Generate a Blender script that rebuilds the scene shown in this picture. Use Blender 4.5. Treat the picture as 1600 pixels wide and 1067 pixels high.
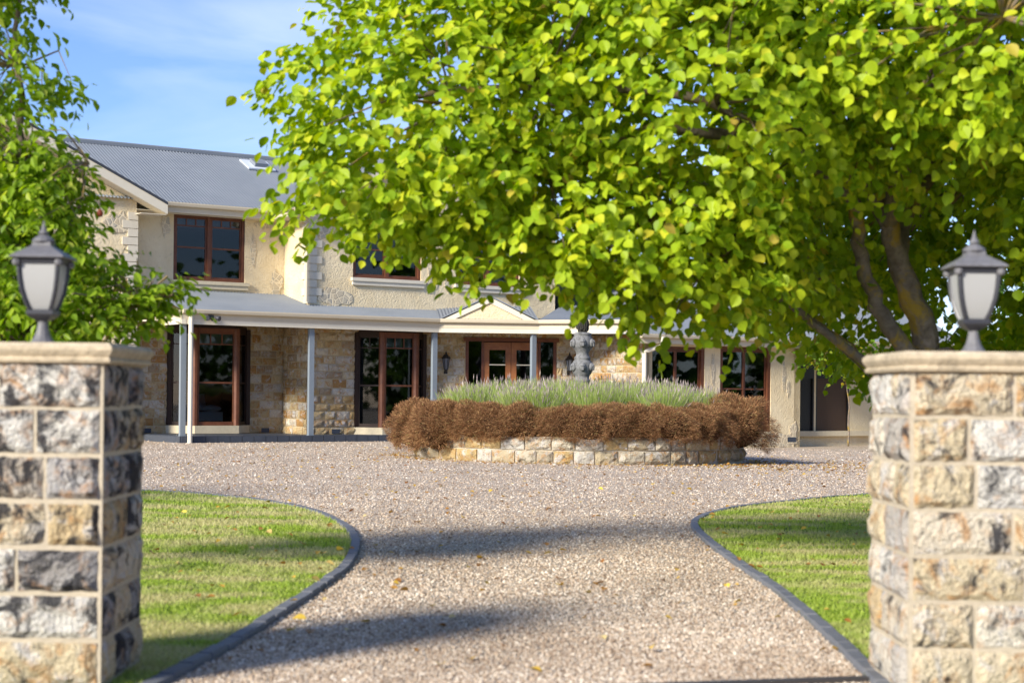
import bpy, math, random
import numpy as np
from mathutils import Matrix, Vector
random.seed(7); rng = np.random.default_rng(7)
PI = math.pi; R = math.radians
S = bpy.context.scene
for o in list(bpy.data.objects): bpy.data.objects.remove(o)

# ------------------------------------------------------------------ camera, world, sun
EYE = 1.216
cd = bpy.data.cameras.new('camera'); cam = bpy.data.objects.new('camera', cd)
S.collection.objects.link(cam); S.camera = cam
cd.sensor_width = 36; cd.lens = 57.6; cd.shift_y = 0.051; cd.clip_start = .05; cd.clip_end = 3000
cam.matrix_world = Matrix.Translation((0, 0, EYE)) @ Matrix.Rotation(R(90), 4, 'X') @ Matrix.Rotation(.010, 4, 'Z')
cd.dof.use_dof = True; cd.dof.focus_distance = 37; cd.dof.aperture_fstop = 3.2

SUN_EL = 26; SUN_H = (-.67, -.742)
w = bpy.data.worlds.new('World'); S.world = w; w.use_nodes = True
nt = w.node_tree; nt.nodes.clear()
out = nt.nodes.new('ShaderNodeOutputWorld'); bg = nt.nodes.new('ShaderNodeBackground')
sky = nt.nodes.new('ShaderNodeTexSky'); sky.sky_type = 'NISHITA'; sky.sun_disc = False
sky.sun_elevation = R(SUN_EL); sky.sun_rotation = math.atan2(SUN_H[0], SUN_H[1]) % (2*PI)
sky.air_density = 1.0; sky.dust_density = .25; sky.ozone_density = 4.0
tc = nt.nodes.new('ShaderNodeTexCoord'); mp = nt.nodes.new('ShaderNodeMapping'); mp.inputs['Scale'].default_value = (2.2, 2.2, 9)
ns = nt.nodes.new('ShaderNodeTexNoise'); ns.inputs['Scale'].default_value = 2.0; ns.inputs['Detail'].default_value = 6; ns.inputs['Distortion'].default_value = .6
rp = nt.nodes.new('ShaderNodeValToRGB'); rp.color_ramp.elements[0].position = .45; rp.color_ramp.elements[1].position = .85
rp.color_ramp.elements[1].color = (.48, .48, .48, 1)
mx = nt.nodes.new('ShaderNodeMixRGB'); mx.inputs[2].default_value = (7.5, 7.8, 8.2, 1)
L = nt.links.new
L(tc.outputs['Generated'], mp.inputs[0]); L(mp.outputs[0], ns.inputs['Vector']); L(ns.outputs['Fac'], rp.inputs[0])
L(rp.outputs[0], mx.inputs[0]); L(sky.outputs[0], mx.inputs[1]); tn = nt.nodes.new('ShaderNodeMixRGB'); tn.blend_type = 'MULTIPLY'; tn.inputs[0].default_value = 1; tn.inputs[2].default_value = (.74, .77, .97, 1)
L(mx.outputs[0], tn.inputs[1]); L(tn.outputs[0], bg.inputs[0]); L(bg.outputs[0], out.inputs[0])
bg.inputs[1].default_value = .115
sd = bpy.data.lights.new('sun', 'SUN'); sd.energy = 4.2; sd.angle = R(12); sd.color = (1, .93, .80)
sun = bpy.data.objects.new('sun', sd); S.collection.objects.link(sun)
sv = Vector((SUN_H[0]*math.cos(R(SUN_EL)), SUN_H[1]*math.cos(R(SUN_EL)), math.sin(R(SUN_EL))))
sun.rotation_euler = sv.to_track_quat('Z', 'Y').to_euler(); sun.location = (-20, -15, 20)
S.view_settings.view_transform = 'Standard'; S.view_settings.look = 'None'; S.view_settings.gamma = 1
S.view_settings.exposure = .86; S.view_settings.use_curve_mapping = False

# ------------------------------------------------------------------ materials
def mat(name, col=(.5, .5, .5), rough=.8, spec=.3, metal=0):
    m = bpy.data.materials.new(name); m.use_nodes = True
    p = m.node_tree.nodes['Principled BSDF']
    p.inputs['Base Color'].default_value = (*col, 1); p.inputs['Roughness'].default_value = rough
    p.inputs['Specular IOR Level'].default_value = spec; p.inputs['Metallic'].default_value = metal
    return m
class N:
    def __init__(s, m): s.t = m.node_tree; s.p = s.t.nodes['Principled BSDF']
    def n(s, k, **kw):
        x = s.t.nodes.new('ShaderNode'+k)
        for a, b in kw.items():
            if hasattr(x, a): setattr(x, a, b)
            else: x.inputs[a].default_value = b
        return x
    def l(s, a, b): s.t.links.new(a, b)
    def pos(s, rnd=False):
        g = s.n('NewGeometry')
        if not rnd: return g.outputs['Position']
        oi = s.n('ObjectInfo'); mu = s.n('Math', operation='MULTIPLY'); mu.inputs[1].default_value = 37.0
        s.l(oi.outputs['Random'], mu.inputs[0]); ad = s.n('VectorMath', operation='ADD')
        s.l(g.outputs['Position'], ad.inputs[0]); s.l(mu.outputs[0], ad.inputs[1]); return ad.outputs[0]
    def noise(s, vec, scale, detail=4, rough=.6, dist=0):
        x = s.n('TexNoise'); x.inputs['Scale'].default_value = scale; x.inputs['Detail'].default_value = detail
        x.inputs['Roughness'].default_value = rough; x.inputs['Distortion'].default_value = dist; s.l(vec, x.inputs['Vector']); return x.outputs['Fac']
    def ramp(s, fac, stops, const=False):
        x = s.n('ValToRGB'); e = x.color_ramp
        if const: e.interpolation = 'CONSTANT'
        while len(e.elements) < len(stops): e.elements.new(.5)
        for el, (q, c) in zip(e.elements, stops): el.position = q; el.color = (*c, 1) if len(c) == 3 else c
        s.l(fac, x.inputs[0]); return x.outputs[0]
    def mix(s, fac, a, b, mode='MIX'):
        x = s.n('MixRGB', blend_type=mode)
        for i, v in ((0, fac), (1, a), (2, b)):
            if hasattr(v, 'is_linked'): s.l(v, x.inputs[i])
            elif i == 0: x.inputs[0].default_value = v
            else: x.inputs[i].default_value = (*v, 1)
        return x.outputs[0]
    def bump(s, h, strength=.5, dist=.02):
        x = s.n('Bump'); x.inputs['Strength'].default_value = strength; x.inputs['Distance'].default_value = dist
        s.l(h, x.inputs['Height']); s.l(x.outputs[0], s.p.inputs['Normal'])
    def col(s, c): s.l(c, s.p.inputs['Base Color'])
W3 = lambda v: (v, v, v)

def stone_mat(name, tones, dark, bumpd=.02, scale=1.0, darkcol=(.035, .035, .04)):
    m = mat(name, rough=.9, spec=.2); q = N(m); v = q.pos(True)
    oi = q.n('ObjectInfo'); base = q.ramp(oi.outputs['Random'], [(i/len(tones), t) for i, t in enumerate(tones)], True)
    n1 = q.noise(v, 9*scale, 5, .65, .8); ochre = q.ramp(n1, [(.50, W3(0)), (.66, W3(.8))])
    c = q.mix(ochre, base, (.47, .23, .07))
    n4 = q.noise(v, 6.5*scale, 5, .7, .8); c = q.mix(q.ramp(n4, [(.53, W3(0)), (.62, W3(.75))]), c, (.60, .58, .55))
    n2 = q.noise(v, 4.5*scale, 7, .72, 1.6); c = q.mix(q.ramp(n2, [(dark, W3(0)), (dark+.09, W3(.94))]), c, darkcol)
    n3 = q.noise(v, 45*scale, 4, .7); c = q.mix(.45, c, q.ramp(n3, [(.3, W3(.35)), (.7, W3(1))]), 'MULTIPLY')
    q.col(c)
    a = q.n('Math', operation='ADD'); q.l(q.noise(v, 14*scale, 6, .7, .5), a.inputs[0]); q.l(q.noise(v, 60*scale, 3), a.inputs[1])
    q.bump(a.outputs[0], .9, bumpd); return m
CREAMS = [(.66, .56, .39), (.70, .62, .48), (.58, .45, .26), (.68, .65, .58), (.63, .53, .35), (.52, .48, .42), (.74, .68, .56)]
M = {}
M['pstone'] = stone_mat('pillar_stone', CREAMS, .53, .03)
M['dstone'] = stone_mat('stained_pillar_stone', CREAMS[:4]+[(.40, .38, .36), (.32, .30, .28), (.50, .44, .36)], .475, .03)
M['hstone'] = stone_mat('house_stone', [(.55, .42, .23), (.50, .38, .2), (.62, .52, .34), (.56, .50, .40), (.48, .33, .15), (.60, .47, .27), (.42, .33, .22), (.66, .60, .48), (.45, .26, .10)], .64, .03, .8, (.10, .07, .05))
M['bstone'] = stone_mat('planter_stone', [(.50, .42, .28), (.56, .50, .38), (.42, .36, .26), (.58, .54, .46), (.52, .38, .18)], .56, .03, .8, (.09, .08, .06))
def grainy(name, col, var=.25, sc=30, b=.3, bd=.01, rough=.85, big=1.3):
    m = mat(name, col, rough); q = N(m); v = q.pos()
    d = tuple(x*(1-var) for x in col); h = tuple(min(1, x*(1+var*.6)) for x in col)
    n1 = q.noise(v, sc, 5, .7); n2 = q.noise(v, big, 4, .6, .5)
    c = q.mix(.5, q.ramp(n1, [(.3, d), (.7, h)]), q.ramp(n2, [(.3, d), (.7, h)])); q.col(c)
    q.bump(n1, b, bd); return m
M['mortar'] = grainy('mortar', (.50, .43, .32), .3, 40, .5, .01)
M['hmortar'] = grainy('house_mortar', (.52, .42, .26), .25, 20, .5, .01)
M['cap'] = grainy('cap_sandstone', (.52, .43, .30), .5, 22, .8, .012, .95, 5)
M['quoin'] = grainy('quoin_render', (.64, .58, .46), .12, 20, .3, .006)
M['sill'] = grainy('sill_sandstone', (.58, .50, .35), .2, 15, .3, .006)
M['trim'] = grainy('cream_paint', (.60, .52, .38), .06, 8, .05, .002, .5)
M['beam'] = grainy('pale_cream_paint', (.68, .62, .49), .06, 8, .05, .002, .5)
M['soffit'] = mat('soffit', (.62, .56, .44), .7)
m = M['plaster'] = mat('plaster', rough=.95, spec=.1); q = N(m); v = q.pos()
n1 = q.noise(v, 1.1, 5, .65, .6); n2 = q.noise(v, 6, 6, .7, 1.0); n3 = q.noise(v, 3.2, 6, .7, 1.5)
c = q.ramp(n1, [(.3, (.68, .55, .34)), (.7, (.80, .68, .46))])
c = q.mix(q.ramp(n3, [(.60, W3(0)), (.74, W3(.55))]), c, (.40, .32, .20)); q.col(c)
a = q.n('Math', operation='ADD'); q.l(n2, a.inputs[0]); q.l(q.noise(v, 25, 4), a.inputs[1]); q.bump(a.outputs[0], .75, .035)
m = M['crazy'] = mat('crazy_paving', rough=.9, spec=.2); q = N(m); v = q.pos()
vo = q.n('TexVoronoi', feature='DISTANCE_TO_EDGE'); vo.inputs['Scale'].default_value = 7.5; q.l(v, vo.inputs['Vector'])
vc = q.n('TexVoronoi'); vc.inputs['Scale'].default_value = 7.5; q.l(v, vc.inputs['Vector'])
c = q.ramp(vc.outputs['Color'], [(0, (.48, .40, .28)), (.4, (.54, .45, .31)), (.7, (.42, .38, .30)), (1, (.58, .48, .32))])
c = q.mix(q.ramp(vo.outputs['Distance'], [(.03, W3(0)), (.08, W3(1))]), (.70, .60, .42), c); q.col(c)
q.bump(q.ramp(vo.outputs['Distance'], [(.03, W3(0)), (.12, W3(1))]), .4, .015)
m = M['roof'] = mat('corrugated_steel', (.235, .265, .30), .6, .2); q = N(m); v = q.pos()
q.col(q.ramp(q.noise(v, .8, 5, .7), [(.3, (.17, .19, .215)), (.7, (.215, .235, .26))]))
M['barge'] = mat('barge_cap', (.05, .055, .065), .5)
m = M['timber'] = mat('stained_timber', (.13, .045, .02), .45, .4); q = N(m); v = q.pos()
q.col(q.ramp(q.noise(v, 5, 5, .7), [(.3, (.09, .028, .013)), (.7, (.17, .06, .026))]))
m = M['door'] = mat('oiled_door_timber', (.24, .09, .03), .4, .4); q = N(m); v = q.pos()
q.col(q.ramp(q.noise(v, 6, 5, .7), [(.3, (.20, .07, .025)), (.7, (.32, .13, .045))]))
M['darktimber'] = mat('dark_timber', (.028, .014, .009), .5)
M['post'] = grainy('post_paint', (.20, .235, .27), .08, 10, .05, .002, .5)
M['pipe'] = mat('pipe_paint', (.68, .63, .52), .45)
M['slate'] = grainy('slate_tile', (.055, .065, .085), .3, 12, .2, .004, .5)
M['black'] = mat('black_metal', (.012, .012, .013), .4, .5)
M['iron'] = grainy('weathered_grey_metal', (.15, .147, .155), .45, 35, .3, .002, .5)
M['irondark'] = mat('dark_grey_metal', (.035, .036, .045), .4, .5)
M['frost'] = mat('frosted_glass', (.45, .45, .44), .35, .5)
N(M['frost']).p.inputs['Transmission Weight'].default_value = .25
M['greyglass'] = mat('grey_lantern_glass', (.16, .17, .19), .15, .5)
m = M['glass'] = bpy.data.materials.new('window_glass'); m.use_nodes = True; t = m.node_tree; t.nodes.clear()
o_ = t.nodes.new('ShaderNodeOutputMaterial'); tr = t.nodes.new('ShaderNodeBsdfTransparent'); tr.inputs[0].default_value = (.50, .54, .57, 1)
gl = t.nodes.new('ShaderNodeBsdfGlossy'); gl.inputs['Roughness'].default_value = .02; fr = t.nodes.new('ShaderNodeFresnel'); fr.inputs[0].default_value = 1.52
ms = t.nodes.new('ShaderNodeMixShader'); t.links.new(fr.outputs[0], ms.inputs[0]); t.links.new(tr.outputs[0], ms.inputs[1]); t.links.new(gl.outputs[0], ms.inputs[2]); t.links.new(ms.outputs[0], o_.inputs[0])
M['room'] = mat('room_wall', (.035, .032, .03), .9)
M['blind'] = mat('cream_blind', (.75, .70, .58), .8)
M['curtain'] = mat('pale_curtain', (.80, .86, .88), .9)
M['linen'] = mat('white_linen', (.78, .78, .76), .9)
m = M['urn'] = mat('weathered_cast_stone', (.2, .2, .2), .9, .2); q = N(m); v = q.pos()
q.col(q.mix(q.ramp(q.noise(v, 14, 6, .7, .6), [(.46, W3(0)), (.70, W3(1))]), (.19, .19, .19), (.07, .07, .068))); q.bump(q.noise(v, 60, 4), .3, .003)
M['soil'] = grainy('soil', (.06, .042, .03), .3, 20, .6, .02)
m = M['gravel'] = mat('gravel', rough=.9, spec=.25); q = N(m); v = q.pos()
vo = q.n('TexVoronoi'); vo.inputs['Scale'].default_value = 55; q.l(v, vo.inputs['Vector'])
sx = q.n('SeparateColor'); q.l(vo.outputs['Color'], sx.inputs[0])
c = q.ramp(sx.outputs[0], [(0, (.16, .12, .08)), (.2, (.32, .25, .18)), (.45, (.45, .37, .28)), (.7, (.54, .44, .34)), (.88, (.41, .37, .32)), (1, (.72, .67, .58))])
c = q.mix(.35, c, q.ramp(q.noise(v, .55, 5, .65, .5), [(.3, (.76, .69, .61)), (.65, (1.2, 1.13, 1.04))]), 'MULTIPLY')
q.col(c); q.bump(vo.outputs['Distance'], .7, -.008)
PEB = [(0, (.13, .09, .06)), (.15, (.30, .22, .16)), (.38, (.45, .37, .29)), (.62, (.56, .46, .36)), (.78, (.42, .38, .34)), (.90, (.66, .59, .50)), (1, (.80, .76, .69))]
m = M['pebble'] = mat('pebble', rough=.8, spec=.3); q = N(m); g = q.n('NewGeometry'); q.col(q.mix(.8, q.ramp(g.outputs['Random Per Island'], PEB), q.ramp(q.noise(g.outputs['Position'], .7, 5, .65, .6), [(.32, (.74, .66, .57)), (.62, (1.22, 1.16, 1.07))]), 'MULTIPLY'))
m = M['lawn'] = mat('lawn_soil', rough=.95, spec=.1); q = N(m); v = q.pos()
STRAW = [(.43, W3(0)), (.56, W3(.95))]
def patchy(q, v): 
    mp = q.n('Mapping'); mp.inputs['Scale'].default_value = (.8, 1.5, 1); q.l(v, mp.inputs[0]); return q.ramp(q.noise(mp.outputs[0], 1.1, 5, .6, .4), STRAW)
q.col(q.mix(patchy(q, v), (.10, .14, .03), (.33, .29, .13)))
def leafmat(name, stops, trans=.4, straw=None, rough=.5):
    m = bpy.data.materials.new(name); m.use_nodes = True; q = N(m); t = m.node_tree
    g = q.n('NewGeometry'); c = q.ramp(g.outputs['Random Per Island'], stops)
    if straw: c = q.mix(patchy(q, g.outputs['Position']), c, q.ramp(g.outputs['Random Per Island'], straw))
    q.col(c); q.p.inputs['Roughness'].default_value = rough; q.p.inputs['Specular IOR Level'].default_value = .25
    tl = q.n('BsdfTranslucent'); hs = q.n('HueSaturation'); hs.inputs['Saturation'].default_value = 1.1; hs.inputs['Value'].default_value = 1.5
    q.l(c, hs.inputs['Color']); q.l(hs.outputs[0], tl.inputs[0]); mx = q.n('MixShader'); mx.inputs[0].default_value = trans
    q.l(q.p.outputs[0], mx.inputs[1]); q.l(tl.outputs[0], mx.inputs[2]); q.l(mx.outputs[0], t.nodes['Material Output'].inputs[0]); return m
M['leaf'] = leafmat('tree_leaf', [(0, (.16, .27, .012)), (.3, (.25, .37, .014)), (.6, (.34, .45, .018)), (.85, (.43, .51, .02)), (.985, (.52, .52, .03)), (1, (.42, .30, .06))], .36)
M['pleaf'] = leafmat('pear_leaf', [(0, (.13, .22, .015)), (.5, (.23, .35, .022)), (.85, (.33, .45, .035)), (1, (.46, .50, .08))], .45, rough=.4)
M['bleaf'] = leafmat('dark_leaf', [(0, (.035, .08, .012)), (.6, (.06, .13, .018)), (1, (.12, .2, .03))], .3)
M['vleaf'] = leafmat('vine_leaf', [(0, (.08, .16, .015)), (.6, (.15, .25, .02)), (.9, (.30, .33, .03)), (1, (.5, .38, .03))], .4)
M['grass'] = leafmat('grass_blade', [(0, (.20, .30, .03)), (.5, (.31, .42, .05)), (1, (.42, .51, .09))], .3, [(0, (.44, .40, .18)), (.6, (.58, .53, .27)), (1, (.34, .38, .10))])
M['twig'] = leafmat('brown_twig', [(0, (.09, .04, .018)), (.4, (.24, .12, .052)), (.75, (.36, .185, .085)), (.95, (.54, .34, .16)), (1, (.32, .30, .10))], .15, rough=.8)
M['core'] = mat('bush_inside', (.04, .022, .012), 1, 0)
M['lstem'] = leafmat('lavender_stem', [(0, (.17, .25, .05)), (.5, (.29, .38, .09)), (1, (.44, .47, .18))], .3)
M['lspike'] = leafmat('lavender_spike', [(0, (.20, .16, .16)), (.5, (.30, .24, .24)), (1, (.45, .38, .32))], .2)
M['dry'] = leafmat('fallen_leaf', [(0, (.28, .12, .03)), (.4, (.42, .22, .05)), (.8, (.60, .40, .06)), (1, (.62, .50, .25))], .2)
M['yellow'] = mat('yellow_leaf', (.68, .46, .06), .6)
m = M['bark'] = mat('bark', rough=.95, spec=.1); q = N(m); v = q.pos()
c = q.ramp(q.noise(v, 12, 6, .7, .5), [(.3, (.12, .095, .075)), (.7, (.27, .22, .18))])
c = q.mix(q.ramp(q.noise(v, 4.5, 5, .7, .6), [(.50, W3(0)), (.62, W3(.9))]), c, (.36, .24, .035)); q.col(c); q.bump(q.noise(v, 30, 5), .8, .02)
M['kerb'] = grainy('kerb_paver', (.15, .155, .17), .25, 40, .3, .004, .7)
M['steel'] = mat('edging_steel', (.05, .045, .045), .5, .4)
M['fruit'] = mat('red_fruit', (.25, .05, .025), .5)

# ------------------------------------------------------------------ mesh helpers
COL = S.collection
def link(name, me, mt, parent=None, loc=None, rz=0, kind=None):
    o = bpy.data.objects.new(name, me); COL.objects.link(o)
    if me is not None and mt is not None and not len(me.materials):
        for x in (mt if isinstance(mt, (list, tuple)) else [mt]): me.materials.append(x)
    if parent is not None: o.parent = parent
    if loc is not None: o.location = loc
    if rz: o.rotation_euler = (0, 0, rz)
    if kind: o['kind'] = kind
    return o
def tag(o, label, cat, group=None):
    o['label'] = label; o['category'] = cat
    if group: o['group'] = group
    return o
def empty(name, loc=(0, 0, 0), rz=0, parent=None):
    o = bpy.data.objects.new(name, None); COL.objects.link(o); o.location = loc; o.rotation_euler = (0, 0, rz); o.empty_display_size = .2
    if parent is not None: o.parent = parent
    return o
class MB:
    def __init__(s): s.v = []; s.f = []
    def add(s, v, f):
        b = len(s.v); s.v += [tuple(p) for p in v]; s.f += [tuple(i+b for i in q) for q in f]; return s
    def box(s, x0, x1, y0, y1, z0, z1):
        return s.add([(x0, y0, z0), (x1, y0, z0), (x1, y1, z0), (x0, y1, z0), (x0, y0, z1), (x1, y0, z1), (x1, y1, z1), (x0, y1, z1)],
              [(0, 3, 2, 1), (4, 5, 6, 7), (0, 1, 5, 4), (1, 2, 6, 5), (2, 3, 7, 6), (3, 0, 4, 7)])
    def prism(s, pts, vec):
        n = len(pts); vec = Vector(vec); a = [Vector(p) for p in pts]
        return s.add(a+[p+vec for p in a], [tuple(range(n))[::-1], tuple(range(n, 2*n))]+[(i, (i+1) % n, n+(i+1) % n, n+i) for i in range(n)])
    def bar(s, p, q, wd, ht):
        p, q = Vector(p), Vector(q); d = (q-p).normalized(); sd = Vector((d.y, -d.x, 0))
        if sd.length < 1e-4: sd = Vector((1, 0, 0))
        sd.normalize(); up = sd.cross(d); a = []
        for e in (p, q):
            for x, y in ((-1, -1), (1, -1), (1, 1), (-1, 1)): a.append(e+sd*x*wd/2+up*y*ht/2)
        return s.add(a, [(0, 1, 2, 3), (7, 6, 5, 4)]+[(i, i+4, (i+1) % 4+4, (i+1) % 4) for i in range(4)])
    def loft(s, prof, n, rot=0, c=(0, 0, 0)):
        b = len(s.v)
        for r_, z in prof:
            for k in range(n):
                a = rot+2*PI*k/n; s.v.append((c[0]+r_*math.cos(a), c[1]+r_*math.sin(a), c[2]+z))
        for i in range(len(prof)-1):
            for k in range(n): s.f.append((b+i*n+k, b+i*n+(k+1) % n, b+(i+1)*n+(k+1) % n, b+(i+1)*n+k))
        s.f.append(tuple(b+k for k in range(n))[::-1]); s.f.append(tuple(b+(len(prof)-1)*n+k for k in range(n))); return s
    def tube(s, pts, rad, n=8):
        b = len(s.v); pts = [Vector(p) for p in pts]; m_ = len(pts)
        for i, p in enumerate(pts):
            d = (pts[min(i+1, m_-1)]-pts[max(i-1, 0)]).normalized(); u = d.cross(Vector((.3, .9, .2))).normalized(); w_ = d.cross(u)
            r_ = rad[i] if hasattr(rad, '__len__') else rad
            for k in range(n): s.v.append(tuple(p+(u*math.cos(2*PI*k/n)+w_*math.sin(2*PI*k/n))*r_))
        for i in range(m_-1):
            for k in range(n): s.f.append((b+i*n+k, b+i*n+(k+1) % n, b+(i+1)*n+(k+1) % n, b+(i+1)*n+k))
        s.f.append(tuple(b+k for k in range(n))[::-1]); s.f.append(tuple(b+(m_-1)*n+k for k in range(n))); return s
    def mesh(s, name, smooth=False):
        me = bpy.data.meshes.new(name); me.from_pydata(s.v, [], s.f); me.update()
        if smooth: me.polygons.foreach_set('use_smooth', [True]*len(me.polygons))
        return me
    def build(s, name, mt, parent=None, loc=None, rz=0, kind=None, smooth=False):
        return link(name, s.mesh(name, smooth), mt, parent, loc, rz, kind)
def npmesh(name, V, sizes, idx, matidx=None):
    me = bpy.data.meshes.new(name); V = np.asarray(V, np.float32); sizes = np.asarray(sizes, np.int32); idx = np.asarray(idx, np.int32)
    me.vertices.add(len(V)); me.vertices.foreach_set('co', V.ravel())
    me.loops.add(len(idx)); me.loops.foreach_set('vertex_index', idx)
    me.polygons.add(len(sizes)); st = np.zeros(len(sizes), np.int32); st[1:] = np.cumsum(sizes)[:-1]
    me.polygons.foreach_set('loop_start', st)
    if matidx is not None: me.polygons.foreach_set('material_index', np.asarray(matidx, np.int32))
    me.update(calc_edges=True); me.validate(); return me
def norm(a): return a/np.maximum(np.linalg.norm(a, axis=-1, keepdims=True), 1e-9)
def ss(x, a, b):
    t = np.clip((x-a)/(b-a), 0, 1); return t*t*(3-2*t)
def gz(X, Y): return -.14*ss(X, -1, 7)*ss(Y, 22, 38)

# pixel-of-survey helper: ground points measured in plan
def gp(px, py, z=0):
    dx, dy = px-800, py-615; d = (-(dy-.01*dx))/2560; t = (z-EYE)/d; return ((dx+.01*dy)/2560*t, t)

# ------------------------------------------------------------------ ground
xs = [-900, -300, -100, -50]+list(np.arange(-32, 33, 2.))+[50, 100, 300, 900]
ys = [-40, -10]+list(np.arange(0, 66, 2.))+[90, 150, 400, 1500]
g = MB()
for y in ys:
    for x in xs: g.v.append((x, y, float(gz(x, y))))
nx = len(xs)
for j in range(len(ys)-1):
    for i in range(nx-1): g.f.append((j*nx+i, j*nx+i+1, (j+1)*nx+i+1, (j+1)*nx+i))
g.build('ground', M['gravel'], kind='structure')

def smooth_path(pts, n=10):
    P = [Vector((*p, 0)) for p in pts]; out_ = []
    for i in range(len(P)-1):
        a, b, c_, d = P[max(i-1, 0)], P[i], P[i+1], P[min(i+2, len(P)-1)]
        for k in range(n):
            t = k/n; out_.append(.5*((2*b)+(c_-a)*t+(2*a-5*b+4*c_-d)*t*t+(3*b-a-3*c_+d)*t**3))
    out_.append(P[-1]); return out_
unit = bpy.data.meshes.new('kerb_paver')
u_ = MB(); e_ = .05
u_.add([(-.5, -.5, 0), (.5, -.5, 0), (.5, .5, 0), (-.5, .5, 0), (-.5, -.5, .85), (.5, -.5, .85), (.5, .5, .85), (-.5, .5, .85), (-.47, -.42, 1), (.47, -.42, 1), (.47, .42, 1), (-.47, .42, 1)],
  [(0, 1, 5, 4), (1, 2, 6, 5), (2, 3, 7, 6), (3, 0, 4, 7), (4, 5, 9, 8), (5, 6, 10, 9), (6, 7, 11, 10), (7, 4, 8, 11), (8, 9, 10, 11)])
paver = u_.mesh('kerb_paver'); paver.materials.append(M['kerb'])
def lawn(pix, closing, side, nm):
    path = smooth_path([gp(a, b, .05) for a, b in pix])
    # outline polygon: kerb path + closing corners
    poly = [(p.x, p.y) for p in path]+closing
    me = MB(); me.v = [(x, y, .018) for x, y in poly]; me.f = [tuple(range(len(poly)))]
    if side > 0: me.f = [me.f[0][::-1]]
    lo = me.build('lawn', M['lawn'], kind='structure')
    k = empty('lawn_kerb'); k['kind'] = 'structure'
    # walk the path
    acc = 0; L_ = .26; wd = .075; nxt = 0; seg = []
    for a, b in zip(path[:-1], path[1:]):
        l = (b-a).length
        while nxt <= acc+l:
            p = a+(b-a)*((nxt-acc)/l); seg.append((p, (b-a).normalized())); nxt += L_
        acc += l
    for p, d in seg:
        nrm_ = Vector((d.y, -d.x, 0))*side
        o = link('paver', paver, None, k, p+nrm_*wd/2+Vector((0, 0, -.081+random.uniform(-.004, .004)))); o.scale = (L_*.97, wd, .115)
        o.rotation_euler = (random.uniform(-.02, .02), 0, math.atan2(d.y, d.x)+random.uniform(-.015, .015))
    return np.array(poly)
LP = lawn([(20, 757), (228, 762), (330, 768), (430, 779), (500, 794), (545, 815), (563, 840), (548, 875), (495, 915), (430, 957), (360, 1000), (300, 1031), (236, 1064), (150, 1110)], [(-14, 6.4), (-14, 21)], 1, 'left')
RP = lawn([(1640, 757), (1500, 762), (1355, 768), (1250, 776), (1150, 787), (1095, 800), (1079, 813), (1100, 838), (1150, 874), (1200, 907), (1250, 947), (1300, 992), (1356, 1046), (1420, 1110)], [(14, 6.4), (14, 21)], -1, 'right')
def inside(poly, P):
    x, y = P[:, 0], P[:, 1]; r_ = np.zeros(len(P), bool); n = len(poly); j = n-1
    for i in range(n):
        xi, yi = poly[i]; xj, yj = poly[j]
        c_ = ((yi > y) != (yj > y)) & (x < (xj-xi)*(y-yi)/(yj-yi+1e-12)+xi); r_ ^= c_; j = i
    return r_
def inset_from(poly, P, d):   # keep points farther than d from the kerb part of the outline
    a = poly[:-3]; b = poly[1:-2]; keep = np.ones(len(P), bool)
    for p, q in zip(a[::2], b[1::2]):
        v = q-p; t = np.clip(((P-p)@v)/(v@v), 0, 1); keep &= np.linalg.norm(P-(p+t[:, None]*v), axis=1) > d
    return keep
def grass(poly, x0, x1, n):
    Y = 6.6/(1-rng.random(n)*(1-6.6/21)); X = rng.uniform(x0, x1, n); P = np.stack([X, Y], 1)
    P = P[(np.abs(X) < .36*Y+.4)]; P = P[inside(poly, P)]; P = P[inset_from(poly, P, .08)]; k = len(P)
    h = rng.uniform(.012, .028, k)*(1+.3*(P[:, 1] > 12)); wd = rng.uniform(.0025, .005, k)*(.6+P[:, 1]/14); a = rng.uniform(0, 2*PI, k)
    b = np.c_[P, np.full(k, .016)]; d = np.c_[np.cos(a), np.sin(a), 0*a]; lean = np.c_[rng.normal(0, .014, (k, 2)), h]
    V = np.stack([b-d*wd[:, None], b+d*wd[:, None], b+lean], 1).reshape(-1, 3)
    me = npmesh('grass', V, np.full(k, 3), np.arange(3*k)); return link('grass', me, M['grass'], kind='stuff')
tag(grass(LP, -8, 0, 370000), 'short green lawn grass with straw patches left of the drive', 'grass')
tag(grass(RP, 0, 8, 370000), 'short green lawn grass with straw patches right of the drive', 'grass')

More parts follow.
